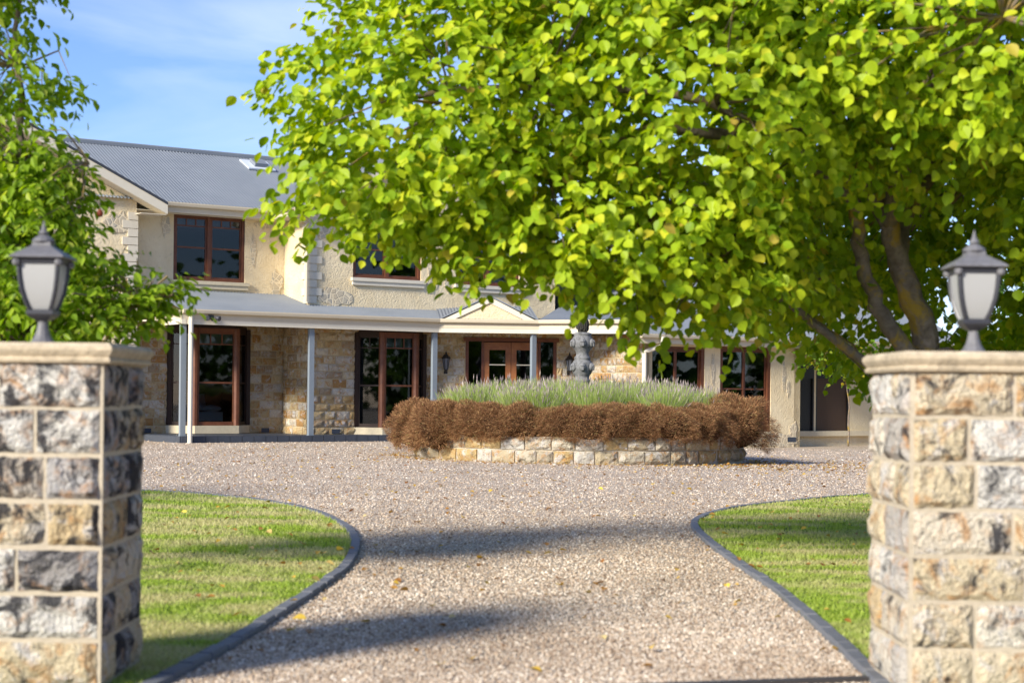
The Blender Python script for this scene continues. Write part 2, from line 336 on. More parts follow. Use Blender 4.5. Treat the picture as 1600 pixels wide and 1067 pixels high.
# loose gravel near the gate
def pebbles(n):
    Y = 6.3/(1-rng.random(n)*(1-6.3/42)); X = rng.uniform(-1, 1, n)*(.34*Y+.2); P = np.stack([X, Y], 1)
    P = P[~inside(LP, P) & ~inside(RP, P) & (np.hypot(P[:, 0]-1.32, P[:, 1]-32.05) > 3.25)]
    hx_ = .8387*(P[:, 0]+7.584)+.5446*(P[:, 1]-37.903); hy_ = -.5446*(P[:, 0]+7.584)+.8387*(P[:, 1]-37.903)
    P = P[~((hy_ > -.02) & (hx_ > -.1) | (hy_ > -3.3) & (hx_ > 8.5) | (hy_ > 2.1))]; k = len(P)
    s_ = rng.uniform(.0038, .0092, k)*(.75+P[:, 1]/22); big = rng.random(k) < .04; s_[big] *= 1.5
    base = np.array([(1, 0, 0), (-.5, .87, 0), (-.5, -.87, 0), (.3, .2, .75), (-.45, .1, .6), (.1, -.5, .6)], float)
    a = rng.uniform(0, 2*PI, k); ca, sa = np.cos(a), np.sin(a)
    B = base[None]*rng.uniform(.7, 1.3, (k, 6, 3))*s_[:, None, None]
    V = np.empty_like(B); V[..., 0] = B[..., 0]*ca[:, None]-B[..., 1]*sa[:, None]; V[..., 1] = B[..., 0]*sa[:, None]+B[..., 1]*ca[:, None]; V[..., 2] = B[..., 2]
    V[..., 0] += P[:, :1]; V[..., 1] += P[:, 1:]; V[..., 2] += (gz(P[:, 0], P[:, 1])+rng.uniform(0, .004, k))[:, None]
    F = np.array([(0, 3, 5), (0, 1, 3), (1, 4, 3), (1, 2, 4), (2, 5, 4), (2, 0, 5), (3, 4, 5)]).ravel()
    idx = (F[None]+np.arange(k)[:, None]*6).ravel(); me = npmesh('gravel', V.reshape(-1, 3), np.full(7*k, 3), idx)
    return link('gravel', me, M['pebble'], kind='stuff')
tag(pebbles(230000), 'loose mixed beige and brown gravel on the driveway', 'gravel')
a, b = gp(1090, 1063, .03), gp(1356, 1054, .03); dx_ = (b[0]-a[0], b[1]-a[1])
p0 = (a[0]-dx_[0]*3.4, a[1]-dx_[1]*3.4); tb = MB().bar((*p0, -.02), (*b, -.02), .05, .09)
tb.build('threshold', M['steel'], kind='structure')

# ------------------------------------------------------------------ stone blocks
def stone_mesh(name, nx, nz, amp, seed, mt):
    rs = np.random.default_rng(seed); m_ = MB(); 
    H_ = rs.normal(0, 1, (nx, nz))
    if nx > 5:
        lo = rs.normal(0, 1, (4, 3)); H_ = .45*H_
        for i in range(nx):
            for j in range(nz):
                fx, fz = i/(nx-1)*2.999, j/(nz-1)*1.999; a_, b_ = int(fx), int(fz); tx, tz = fx-a_, fz-b_
                H_[i, j] += (lo[a_, b_]*(1-tx)+lo[a_+1, b_]*tx)*(1-tz)+(lo[a_, b_+1]*(1-tx)+lo[a_+1, b_+1]*tx)*tz
    id_ = {}
    for i in range(nx):
        for j in range(nz):
            ed = i in (0, nx-1) or j in (0, nz-1); x = -.5+i/(nx-1); z = -.5+j/(nz-1)
            y = -.25+rs.normal(0, .05) if ed else -.75+amp*H_[i, j]
            if ed: x *= 1-.03*rs.random(); z *= 1-.07*rs.random()
            else: x += rs.normal(0, .12/nx); z += rs.normal(0, .12/nz)
            id_[i, j] = len(m_.v); m_.v.append((x, y, z))
    for i in range(nx-1):
        for j in range(nz-1): m_.f.append((id_[i, j], id_[i+1, j], id_[i+1, j+1], id_[i, j+1]))
    rim = [(i, 0) for i in range(nx)]+[(nx-1, j) for j in range(1, nz)]+[(i, nz-1) for i in range(nx-2, -1, -1)]+[(0, j) for j in range(nz-2, 0, -1)]
    bk = []
    for q in rim: v = m_.v[id_[q]]; bk.append(len(m_.v)); m_.v.append((v[0], .5, v[2]))
    for a_ in range(len(rim)): b_ = (a_+1) % len(rim); m_.f.append((id_[rim[b_]], id_[rim[a_]], bk[a_], bk[b_]))
    me = m_.mesh(name); me.materials.append(mt); return me
DST = [stone_mesh('stained_stone', 11, 7, .26, 20+k, M['dstone']) for k in range(10)]
PST = [stone_mesh('pillar_stone', 11, 7, .26, k, M['pstone']) for k in range(10)]
HST = [stone_mesh('house_stone', 5, 4, .25, 50+k, M['hstone']) for k in range(8)]
BST = [stone_mesh('planter_stone', 6, 5, .25, 90+k, M['bstone']) for k in range(8)]
def put_stone(bank, parent, c_, w_, h_, dep, rz=0):
    o = link('stone', random.choice(bank), None, parent, c_); o.scale = (w_, dep, h_)
    o.rotation_euler = (0, 0, rz); return o

# ------------------------------------------------------------------ gate pillars with lamps
def pillar(x0, y0, label, bank):
    t = empty('gate_pillar', (x0+.355, y0+.355, 0)); tag(t, label, 'pillar', 'gate pillars')
    MB().box(-.343, .343, -.343, .343, -.02, 1.33).build('core', M['mortar'], t)
    sn = MB(); pr = [(.352, 1.318), (.372, 1.324), (.376, 1.335), (.366, 1.345), (.376, 1.358), (.384, 1.372), (.384, 1.386), (.368, 1.402)]
    sn.loft([(r_*math.sqrt(2), z) for r_, z in pr], 4, PI/4); sn.build('cap', M['cap'], t)
    for side in range(4):
        a_ = side*PI/2; off = random.random()
        for k in range(7):
            z = .03+k*.185; x = -.335; lens = random.choice([(.40, .26), (.25, .41), (.22, .44), (.45, .21), (.33, .33), (.20, .24, .22)])
            tot = sum(lens)
            for l in lens:
                l = l/tot*.67; cx = x+l/2; x += l
                put_stone(bank if k > 2 or random.random() < .3 else PST, t, (cx*math.cos(a_)+.338*math.sin(a_), cx*math.sin(a_)-.338*math.cos(a_), z+.0925), l-.013, .172+random.uniform(-.006, .005), random.uniform(.024, .04), a_)
    return t
pillar(-2.329, 6.53, 'square rock-faced sandstone gate pillar left of the drive, its stones darkly stained', DST)
pillar(1.581, 6.53, 'square rock-faced sandstone gate pillar right of the drive, in front of the big tree', PST)
def pillar_lamp(x, y, label):
    q2 = math.sqrt(2); t = empty('pillar_lamp', (x, y, 1.402)); tag(t, label, 'lamp', 'lanterns on the gate pillars')
    MB().loft([(.058, 0), (.056, .008), (.043, .022), (.033, .04), (.026, .062), (.022, .085), (.021, .1)], 12).build('stem', M['iron'], t)
    MB().loft([(.021*q2, .098), (.03*q2, .104), (.046*q2, .116), (.052*q2, .122), (.056*q2, .128), (.056*q2, .142), (.048*q2, .146)], 4, PI/4).build('lower_ring', M['irondark'], t)
    prof = [(.043, .146), (.052, .165), (.062, .195), (.071, .23), (.077, .27), (.0805, .31), (.081, .338)]
    for k in range(4):
        a_ = k*PI/2; m_ = MB(); n = len(prof)
        for r_, z in prof:
            for sx_ in (-1, 1): m_.v.append((sx_*r_*.86*math.cos(a_)+r_*.97*math.sin(a_), sx_*r_*.86*math.sin(a_)-r_*.97*math.cos(a_), z))
        for i in range(n-1): m_.f.append((2*i, 2*i+1, 2*i+3, 2*i+2))
        m_.build('pane', M['frost'], t, smooth=True)
        c_ = a_+PI/4; MB().tube([(r_*q2*.99*math.cos(c_), r_*q2*.99*math.sin(c_), z) for r_, z in prof], .0105, 6).build('rib', M['irondark'], t)
        MB().loft([(.013, -.016), (.018, -.008), (.018, .006), (.012, .012)], 8, 0, (.088*q2*math.cos(c_), .088*q2*math.sin(c_), .343)).build('scroll', M['iron'], t)
    MB().loft([(.078*q2, .335), (.088*q2, .338), (.09*q2, .356), (.1*q2, .36)], 4, PI/4).build('upper_ring', M['irondark'], t)
    MB().loft([(.108*q2, .358), (.113*q2, .361), (.108*q2, .369), (.088*q2, .383), (.066*q2, .396), (.048*q2, .408), (.04*q2, .414), (.036*q2, .43)], 4, PI/4).build('roof', M['iron'], t)
    MB().loft([(.045, .428), (.049, .433), (.046, .44), (.034, .45), (.022, .458), (.016, .462)], 12).build('tier', M['iron'], t)
    MB().loft([(.012, .46), (.022, .466), (.021, .472), (.013, .482), (.008, .497), (.005, .51), (.001, .522)], 10).build('finial', M['iron'], t)
    MB().loft([(.012, .14), (.014, .18), (.026, .2), (.028, .23), (.018, .26), (.004, .27)], 10).build('bulb', M['frost'], t, smooth=True)
pillar_lamp(-1.974, 6.885, 'grey metal lantern with frosted panes on the left gate pillar, foliage behind')
pillar_lamp(1.936, 6.885, 'grey metal lantern with frosted panes on the right gate pillar, tree trunk behind')

# ------------------------------------------------------------------ the house (local x along the front, y into the house)
TH = R(33); CV = (-7.584, 37.903)
house = empty('house', (*CV, 0), TH); tag(house, 'two storey stone and cream rendered country house with grey corrugated roofs', 'house')
stones = []
def wall(p0, p1, z0, z1, holes=(), mt='plaster', th=.22, stone=False, name='wall', course=.205):
    """a wall from p0 to p1 (outer face), holes = (x0,x1,z0,z1) along it"""
    d = Vector((p1[0]-p0[0], p1[1]-p0[1])); Ln = d.length; an = math.atan2(d.y, d.x)
    X = sorted({0, Ln}|{round(h[0], 4) for h in holes}|{round(h[1], 4) for h in holes}); Z = sorted({z0, z1}|{h[2] for h in holes}|{h[3] for h in holes})
    X = [x for x in X if 0 <= x <= Ln]; Z = [z for z in Z if z0 <= z <= z1]
    ins = lambda x, z: any(h[0] < x < h[1] and h[2] < z < h[3] for h in holes)
    m_ = MB(); nx_, nz_ = len(X)-1, len(Z)-1
    solid = [[not ins((X[i]+X[i+1])/2, (Z[j]+Z[j+1])/2) for j in range(nz_)] for i in range(nx_)]
    so = lambda i, j: 0 <= i < nx_ and 0 <= j < nz_ and solid[i][j]
    for i in range(nx_):
        for j in range(nz_):
            if not solid[i][j]: continue
            a_, b_, c_, e = X[i], X[i+1], Z[j], Z[j+1]
            m_.add([(a_, 0, c_), (b_, 0, c_), (b_, 0, e), (a_, 0, e)], [(0, 1, 2, 3)]); m_.add([(a_, th, c_), (b_, th, c_), (b_, th, e), (a_, th, e)], [(3, 2, 1, 0)])
            if not so(i-1, j): m_.add([(a_, 0, c_), (a_, th, c_), (a_, th, e), (a_, 0, e)], [(3, 2, 1, 0)])
            if not so(i+1, j): m_.add([(b_, 0, c_), (b_, th, c_), (b_, th, e), (b_, 0, e)], [(0, 1, 2, 3)])
            if not so(i, j-1): m_.add([(a_, 0, c_), (b_, 0, c_), (b_, th, c_), (a_, th, c_)], [(3, 2, 1, 0)])
            if not so(i, j+1): m_.add([(a_, 0, e), (b_, 0, e), (b_, th, e), (a_, th, e)], [(0, 1, 2, 3)])
    o = m_.build(name, M[mt], house, (p0[0], p0[1], 0), an)
    if stone:
        z = z0; k = 0
        while z < z1-.06:
            hc = min(course*random.uniform(.85, 1.15), z1-z); x = -random.uniform(0, .2)
            while x < Ln:
                l = random.uniform(.2, .52); a_, b_ = max(x, 0), min(x+l, Ln); x += l
                for h in holes:
                    if h[2] < z+hc*.6 and h[3] > z+hc*.4:
                        if a_ >= h[0] and b_ <= h[1]: a_ = b_
                        elif a_ < h[0] < b_: b_ = h[0]
                        elif a_ < h[1] < b_: a_ = h[1]
                if b_-a_ > .07: put_stone(HST, o, ((a_+b_)/2, -.005, z+hc/2), b_-a_-.016, hc-.018, random.uniform(.03, .055)); stones.append(1)
            z += hc; k += 1
    return o
ZC = 2.87   # verandah ceiling
# --- lower walls
wall((-.38, 2.6), (3.72, 2.6), .12, 3.0, [(1.0, 3.1, .33, 2.76)], 'hmortar', stone=True)
wall((3.72, 2.6), (3.72, 1.2), .12, 3.0, (), 'hmortar', stone=True)
wall((3.72, 1.2), (7.15, 1.2), .12, 3.0, [(1.36, 3.3, .3, 2.74)], 'hmortar', stone=True)
BD = Vector((.891, -.454)); BN = Vector((.454, .891)); B0p = Vector((7.15, 1.2)); BL = (10.95-7.15)/BD.x; B1p = B0p+BD*BL
DOOR = (1.02, 3.42)
wall(B0p, B1p, .12, 3.2, [(DOOR[0], DOOR[1], .16, 2.66)], 'hmortar', stone=True)
wall(B1p, (10.95, -3.2), -.25, 3.0, (), 'hmortar', stone=True)
# --- wing on the right
wing_h = [(.12, 1.93, .32, 2.46), (2.45, 4.2, .28, 2.5), (5.25, 7.6, .28, 2.2)]
wall((10.95, -3.2), (16.2, -3.2), -.25, 2.72, wing_h[:2], 'plaster')
wall((16.2, -3.2), (16.2, -2.7), -.25, 2.72, (), 'plaster')
wall((16.2, -2.7), (22, -2.7), -.25, 2.72, [(.05, .98, .28, 2.2), (1.05, 2.3, .28, 2.2)], 'plaster')
# --- upper walls
wall((-.38, 2.602), (3.72, 2.602), 3.0, 5.75, [(1.1, 3.0, 3.95, 5.6)])
wall((3.72, 2.6), (3.72, 1.2), 3.0, 5.75)
wall((3.72, 1.202), (11.2, 1.202), 3.0, 5.75, [(1.25, 3.24, 4.13, 5.6), (4.3, 6.3, 4.09, 5.6)])
wall((11.2, 1.2), (11.2, 9.5), 2.6, 5.75)
# --- left wing and back
wall((-7.1, 2.2), (-.38, 2.2), 0, 5.45, [(1.6, 3.9, 3.95, 5.35), (1.6, 3.9, .5, 2.6)])
wall((-.38, 2.2), (-.38, 2.6), 0, 5.45)
wall((-7.1, 10), (-7.1, 2.2), 0, 5.6); wall((22, 9.8), (-7.1, 9.8), -.25, 5.7, name='back_wall'); wall((22, -2.7), (22, 9.8), -.25, 2.75)
MB().prism([(-7.1, 2.2, 5.45), (-.38, 2.2, 5.45), (-.38, 2.2, 5.74), (-3.7, 2.2, 7.31), (-7.1, 2.2, 5.7)], (0, .2, 0)).build('gable_wall', M['plaster'], house)
MB().prism([(3.72, 1.202, 5.75), (11.2, 1.202, 5.75), (11.2, 1.202, 5.8), (7.45, 1.202, 7.58), (3.72, 1.202, 5.8)], (0, .2, 0)).build('gable_wall', M['plaster'], house)
# --- floors, rooms
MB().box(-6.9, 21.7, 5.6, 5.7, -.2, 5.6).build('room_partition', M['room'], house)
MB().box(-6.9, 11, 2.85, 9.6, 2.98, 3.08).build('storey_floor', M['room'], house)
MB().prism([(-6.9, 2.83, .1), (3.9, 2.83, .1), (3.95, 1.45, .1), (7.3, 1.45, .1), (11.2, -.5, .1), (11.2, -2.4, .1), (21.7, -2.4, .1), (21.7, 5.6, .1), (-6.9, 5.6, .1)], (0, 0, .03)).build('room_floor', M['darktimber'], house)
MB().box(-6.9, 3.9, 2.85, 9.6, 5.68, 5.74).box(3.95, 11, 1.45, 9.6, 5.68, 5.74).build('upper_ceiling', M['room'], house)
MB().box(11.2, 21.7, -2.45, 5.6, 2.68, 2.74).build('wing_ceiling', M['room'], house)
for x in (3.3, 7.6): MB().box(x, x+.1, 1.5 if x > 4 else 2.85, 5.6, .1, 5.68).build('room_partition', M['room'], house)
# --- verandah slab with tiles on its edge
BV = Vector((9.08, -1.17)); CVp = Vector((10.79, -3.28))
MB().prism([(-.05, .06, .0), (6.83, .06, 0), (9.05, -1.08, 0), (10.9, -3.1, 0), (10.9, -.6, 0), (7.2, 1.2, 0), (7.2, 2.6, 0), (-.38, 2.6, 0)], (0, 0, .148)).build('verandah_slab', M['slate'], house)
tl_ = MB().box(-.145, .145, -.012, .012, 0, .158).mesh('edge_tile'); tl_.materials.append(M['slate'])
sl = house.children[-1]
for k in range(22): link('edge_tile', tl_, None, sl, (.1+k*.305, .045, 0))
for k in range(8): link('edge_tile', tl_, None, sl, (-.065, .2+k*.305, 0), PI/2)
# --- verandah posts, gutters, beams
posts = [(.02, .16), (3.31, .16), (6.76, .14), (9.03, -1.0)]
for x, y in posts:
    MB().box(-.065, .065, -.05, .05, .148, 2.76).box(-.075, .075, -.06, .06, .148, .17).build('verandah_post', M['post'], house, (x, y, 0))
def eave(pts, z0, parent=None, ext=0):
    """gutter, fascia and beam run along pts (outer line, house to the left of travel... y+)"""
    for a_, b_ in zip(pts[:-1], pts[1:]):
        a_, b_ = Vector(a_), Vector(b_); d = (b_-a_); Ln = d.length; an = math.atan2(d.y, d.x); lo = (a_.x, a_.y, 0)
        MB().prism([(0, -.11, z0-.085), (0, -.125, z0-.03), (0, -.125, z0), (0, -.11, z0), (0, -.11, z0-.02), (0, -.01, z0-.02), (0, -.01, z0-.1), (0, -.09, z0-.1)], (Ln+.03, 0, 0)).build('gutter', M['trim'], house, lo, an)
        MB().box(0, Ln+.012, -.008, .02, z0-.23, z0-.02).build('fascia', M['trim'], house, lo, an)
        if ext: MB().box(0, Ln+.01, .0, .10, z0-.345, z0-.228).build('beam', M['beam'], house, lo, an)
A0, A1 = (-.08, 0), (6.81, 0)
eave([A0, A1, tuple(BV), tuple(CVp)], 3.1, ext=1); eave([(-.08, 2.2), A0], 3.1, ext=1)
# --- corrugated roof sheet: a quad given by eave line and up-slope vector
def sheet(p, q, up, pitch=.088, amp=.012, name='roof', hip=0):
    p, q, up = Vector(p), Vector(q), Vector(up); e = q-p; Ln = e.length; n = max(4, int(Ln/pitch)*4); nr = e.cross(up).normalized()
    if nr.z < 0: nr = -nr
    m_ = MB()
    for i in range(n+1):
        b_ = p+e*(i/n)+nr*amp*math.sin(2*PI*i/4+.4); m_.v += [tuple(b_), tuple(b_+up*(min(1, Ln*i/n/hip, (Ln-Ln*i/n)/(hip if hip < 4.5 else 1e-3) if hip < 0 else 9) if hip else 1))]
    for i in range(n): m_.f.append((2*i, 2*i+2, 2*i+3, 2*i+1))
    o = m_.build(name, M['roof'], house, smooth=True); return o
PT = .475
sheet((-.12, -.06, 3.09), (7.9, -.06, 3.09), (0, 2.7, 2.7*.23), name='verandah_roof')
d3 = lambda v2, z: Vector((v2.x, v2.y, z))
bn = BN*2.0; sheet(d3(Vector(A1)-BN*.06, 3.09), d3(BV-BN*.06, 3.09), d3(bn, .46), name='verandah_roof')
cdv = (CVp-BV).normalized(); cn = Vector((-cdv.y, cdv.x)); sheet(d3(BV-cn*.06, 3.09), d3(CVp-cn*.06, 3.09), d3(cn*2.2, .5), name='verandah_roof')
MB().prism([(-.05, .08, ZC), (6.85, .08, ZC), (9.1, -1.05, ZC), (10.75, -3.1, ZC), (10.95, -3.1, ZC), (10.95, -.7, ZC), (7.2, 1.25, ZC), (7.2, 2.65, ZC), (-.38, 2.65, ZC)], (0, 0, .03)).build('verandah_ceiling', M['beam'], house)
# main roofs
EZ = 5.80
mr = sheet((-3.7, 2.06, EZ), (12.0, 2.06, EZ), (0, 4.0, 4.0*PT), name='main_roof')
sheet((-3.7, 10.06, EZ), (12.0, 10.06, EZ), (0, -4.0, 4.0*PT), name='main_roof')
MB().tube([(-3.8, 6.06, EZ+4*PT+.005), (12, 6.06, EZ+4*PT+.005)], .05, 8).box(-3.7, 12, 5.86, 6.26, EZ+4*PT-.085, EZ+4*PT-.012).build('ridge_cap', M['roof'], house)
eave([(.22, 2.16), (3.2, 2.16)], EZ); eave([(3.2, 2.16), (3.2, .86)], EZ)
for k, (u0, u1, ur, yf) in enumerate([(-7.65, .24, -3.7, 1.78), (3.14, 11.76, 7.45, .8)]):
    for ue, sg in ((u1, -1), (u0, 1)):
        rn = abs(ur-ue); sheet((ue, yf, EZ-.1 if k == 0 else EZ), (ue, 6.4, EZ-.1 if k == 0 else EZ), (sg*rn, 0, rn*PT), name='gable_roof')
        z0 = (EZ-.1 if k == 0 else EZ)
        e0, e1 = Vector((ue, yf, z0)), Vector((ur, yf, z0+rn*PT)); dn = Vector((0, 0, 1))
        q4 = lambda h0, h1, y0, y1, nm, mt: MB().prism([e0+dn*h0+Vector((0, y0, 0)), e1+dn*h0+Vector((0, y0, 0)), e1+dn*h1+Vector((0, y0, 0)), e0+dn*h1+Vector((0, y0, 0))], (0, y1-y0, 0)).build(nm, M[mt], house)
        q4(-.015, .05, -.03, .05, 'barge_cap', 'barge'); q4(-.24, -.015, -.012, .02, 'bargeboard', 'beam'); q4(-.25, -.22, .02, .42, 'soffit', 'soffit')
MB().box(-.42, .215, 1.8, 2.3, 5.44, 5.455).box(3.19, 3.74, .85, 2.62, EZ-.235, EZ-.22).box(-.4, 3.75, 2.15, 2.62, EZ-.236, EZ-.222).build('soffit', M['soffit'], house)
# skylight on the main roof
so_ = MB().prism([(0, 0, .03), (1.05, 0, .03), (1.05, .8, .03+.8*PT), (0, .8, .03+.8*PT)], (0, -.02, .05)).build('skylight', mat('zinc_flashing', (.62, .66, .70), .35, .5), house, (3.72, 4.9, EZ+2.84*PT)); so_.scale = (.75, .8, .8)
MB().prism([(.3, .15, .08+.15*PT), (.8, .15, .08+.15*PT), (.8, .6, .08+.6*PT), (.3, .6, .08+.6*PT)], (0, -.06, .12)).build('skylight_frame', M['roof'], so_)
# entrance pediment on the diagonal
pc = Vector(A1)+BD*1.28; hw = 1.18; ph = .58; an = math.atan2(BD.y, BD.x)
ped = empty('pediment', (pc.x, pc.y, 3.09), an, house)
MB().prism([(-hw+.25, -.02, .02), (hw-.25, -.02, .02), (0, -.02, ph-.14)], (0, .1, 0)).build('panel', M['plaster'], ped)
for sg in (-1, 1):
    MB().prism([(sg*hw, -.07, 0), (sg*(hw-.28), -.07, 0), (0, -.07, ph-.15), (0, -.07, ph)], (0, .06, 0)).build('rake_board', M['beam'], ped)
    MB().prism([(sg*(hw+.07), -.10, .0), (sg*(hw+.07), -.10, .03), (0, -.10, ph+.045), (0, -.10, ph+.01)], (0, 2.3, 0)).build('pediment_roof', M['roof'], ped)
# wing roof
sheet((10.45, -3.66, 2.74), (22.3, -3.66, 2.74), (0, 4.6, 4.6*PT), name='wing_roof', hip=4.6); sheet((10.45, 5.54, 2.74), (22.3, 5.54, 2.74), (0, -4.6, 4.6*PT), name='wing_roof')
eave([(10.5, -3.56), (22.3, -3.56)], 2.74)
MB().box(10.5, 22.2, -3.55, -2.7, 2.505, 2.52).build('soffit', M['soffit'], house)
MB().add([(10.45, -3.66, 2.74), (10.45, 5.54, 2.74), (15.05, .94, 2.74+4.6*PT)], [(0, 2, 1)]).build('wing_roof', M['roof'], house)
MB().tube([(10.45, -3.66, 2.75), (15.05, .94, 2.75+4.6*PT)], .05, 6).build('hip_cap', M['roof'], house)
# --- downpipes
MB().tube([(.13, -.06, 3.0), (.13, -.05, 2.7), (.13, -.05, .0)], .055, 10).build('downpipe', M['pipe'], house)
MB().tube([(3.05, .95, 5.62), (3.3, 1.0, 5.5), (3.62, 1.1, 5.42), (3.62, 1.1, 3.45)], .045, 8).build('downpipe', M['trim'], house)
MB().tube([(11.15, -3.66, 2.68), (11.15, -3.62, 2.45), (10.92, -3.34, 2.33), (10.86, -3.28, 2.3), (10.86, -3.28, -.2)], .06, 10).build('downpipe', M['pipe'], house)
# --- quoins
def quoins(x, y, z0, z1, rz=0, flip=1):
    z = z0; k = 0
    while z < z1-.05:
        l = .36 if k % 2 else .22
        MB().box(0 if flip > 0 else -l, l if flip > 0 else 0, -.03, .0, .008, .192).box(-.03 if flip > 0 else 0, 0 if flip > 0 else .03, -.03, l*.9, .008, .192).build('quoin', M['quoin'], house, (x, y, z), rz); z += .2; k += 1
quoins(3.72, 1.2, 3.42, 5.55); quoins(-.38, 2.2, .1, 5.4, 0, -1)
# --- windows
def pane_bars(t, x0, x1, z0, z1, y, fw, mt, rails=(), small=0, sh=.24):
    """one sash: frame bars, mid rails and a row of small lights at the top; each pane a mesh"""
    m_ = MB().box(x0, x1, y, y+.05, z0, z0+fw).box(x0, x1, y, y+.05, z1-fw, z1).box(x0, x0+fw, y, y+.05, z0+fw, z1-fw).box(x1-fw, x1, y, y+.05, z0+fw, z1-fw)
    zz = [z0+fw]+[r_ for r_ in rails]
    top = z1-fw
    if small:
        zb = top-sh; m_.box(x0+fw, x1-fw, y+.004, y+.046, zb-.03, zb); wl = (x1-x0-2*fw)/small
        for i in range(1, small): m_.box(x0+fw+wl*i-.012, x0+fw+wl*i+.012, y+.004, y+.046, zb, top)
        for i in range(small): MB().box(x0+fw+wl*i+(.012 if i else 0), x0+fw+wl*(i+1)-(.012 if i < small-1 else 0), y+.02, y+.026, zb, top).build('pane', M['glass'], t)
        top = zb-.03
    for r_ in rails: m_.box(x0+fw, x1-fw, y+.003, y+.047, r_-.02, r_+.02)
    lo = z0+fw
    for r_ in list(rails)+[None]:
        hi = top if r_ is None else r_-.02
        MB().box(x0+fw, x1-fw, y+.02, y+.026, lo, hi).build('pane', M['glass'], t)
        lo = hi+.04
    m_.build('sash', M[mt], t)
def window2(x, y, w_, z0, z1, sill=True, small=3, mt='timber', blind=True):
    t = empty('window', (x, y, 0), 0, house)
    MB().box(0, .07, .03, .17, z0, z1).box(w_-.07, w_, .03, .17, z0, z1).box(.07, w_-.07, .03, .17, z1-.07, z1).box(.07, w_-.07, .03, .17, z0, z0+.06).box(w_/2-.05, w_/2+.05, .03, .15, z0+.06, z1-.07).build('frame', M[mt], t)
    h = z1-z0
    for a_, b_ in ((.07, w_/2-.05), (w_/2+.05, w_-.07)): pane_bars(t, a_, b_, z0+.06, z1-.07, .07, .045, mt, (z0+h*.5,), small, .16)
    if blind: MB().box(.1, w_-.1, .19, .2, z1-.32, z1-.06).build('blind', M['blind'], t)
    if sill: MB().box(-.06, w_+.1, -.09, .03, z0-.09, z0-.003).box(-.03, w_+.07, -.06, .03, z0-.19, z0-.092).build('sill', M['sill'] if sill != 2 else M['quoin'], t)
    return t
window2(.72, 2.6, 1.9, 3.95, 5.6); window2(4.97, 1.2, 1.99, 4.13, 5.6, 2); window2(8.02, 1.2, 2.0, 4.09, 5.6, 2); window2(-5.5, 2.2, 2.3, 3.95, 5.35, 2); window2(-5.5, 2.2, 2.3, .5, 2.6)
def bay(x, y, wd, z0, z1, d=.45, left_small=2):
    """bay window: angled left side, front, angled right side"""
    t = empty('bay_window', (x, y, 0), 0, house)
    P = [(0, .0), (d, -d), (wd-d, -d), (wd, .0)]
    for i, (a_, b_) in enumerate(zip(P[:-1], P[1:])):
        a_, b_ = Vector(a_), Vector(b_); dd = b_-a_; Ln = dd.length; an = math.atan2(dd.y, dd.x)
        s_ = empty('bay_side', (a_.x, a_.y, 0), an, t) if 0 else None
        mt = 'timber' if i == 1 else 'darktimber'
        m_ = MB(); fw = .09
        for q in ((0.05, Ln-.05, z0, z0+fw), (.05, Ln-.05, z1-.14, z1), (.05, .05+fw*.6, z0+fw, z1-.14), (Ln-.05-fw*.6, Ln-.05, z0+fw, z1-.14)): m_.box(q[0], q[1], 0, .07, q[2], q[3])
        rm = z0+(z1-z0)*.44; m_.box(.1, Ln-.1, .012, .058, rm-.022, rm+.022)
        zt = z1-.14-.24; m_.box(.1, Ln-.1, .012, .058, zt-.03, zt); ns_ = 3 if i == 1 else 2
        for k in range(1, ns_): xx = .1+(Ln-.2)*k/ns_; m_.box(xx-.014, xx+.014, .012, .058, zt, z1-.14)
        m_.build('sash', M[mt], t, (a_.x, a_.y, 0), an)
        for (u0, u1) in ((z0+fw, rm-.022), (rm+.022, zt-.03), (zt, z1-.14)):
            if u0 == zt:
                for k in range(ns_): MB().box(.1+(Ln-.2)*k/ns_+.014, .1+(Ln-.2)*(k+1)/ns_-.014, .03, .036, u0, u1).build('pane', M['glass'], t, (a_.x, a_.y, 0), an)
            else: MB().box(.1, Ln-.1, .03, .036, u0, u1).build('pane', M['glass'], t, (a_.x, a_.y, 0), an)
        if i == 1: MB().box(.1, Ln-.1, .09, .1, zt-.02, z1-.1).build('blind', M['blind'], t, (a_.x, a_.y, 0), an)
    for q in P[1:3]: MB().loft([(.085, z0), (.085, z1)], 8, PI/8, (q[0], q[1]+.03, 0)).build('corner_post', M['timber'], t)
    for q in (P[0], P[3]): MB().box(q[0]-.05, q[0]+.05, -.07, .12, z0, z1).build('corner_post', M['darktimber'], t)
    e = .08; pl = [(-e, .0), (d-e*.4, -d-e), (wd-d+e*.4, -d-e), (wd+e, .0)]
    MB().prism([(a_, b_, z0-.2) for a_, b_ in pl], (0, 0, .195)).build('sill', M['sill'], t)
    MB().prism([(a_*.99, b_*.97, z1) for a_, b_ in P], (0, 0, .06)).build('head', M['darktimber'], t)
    return t
bay(.62, 2.6, 2.1, .36, 2.76, .5); bay(5.08, 1.2, 1.98, .33, 2.74, .5)
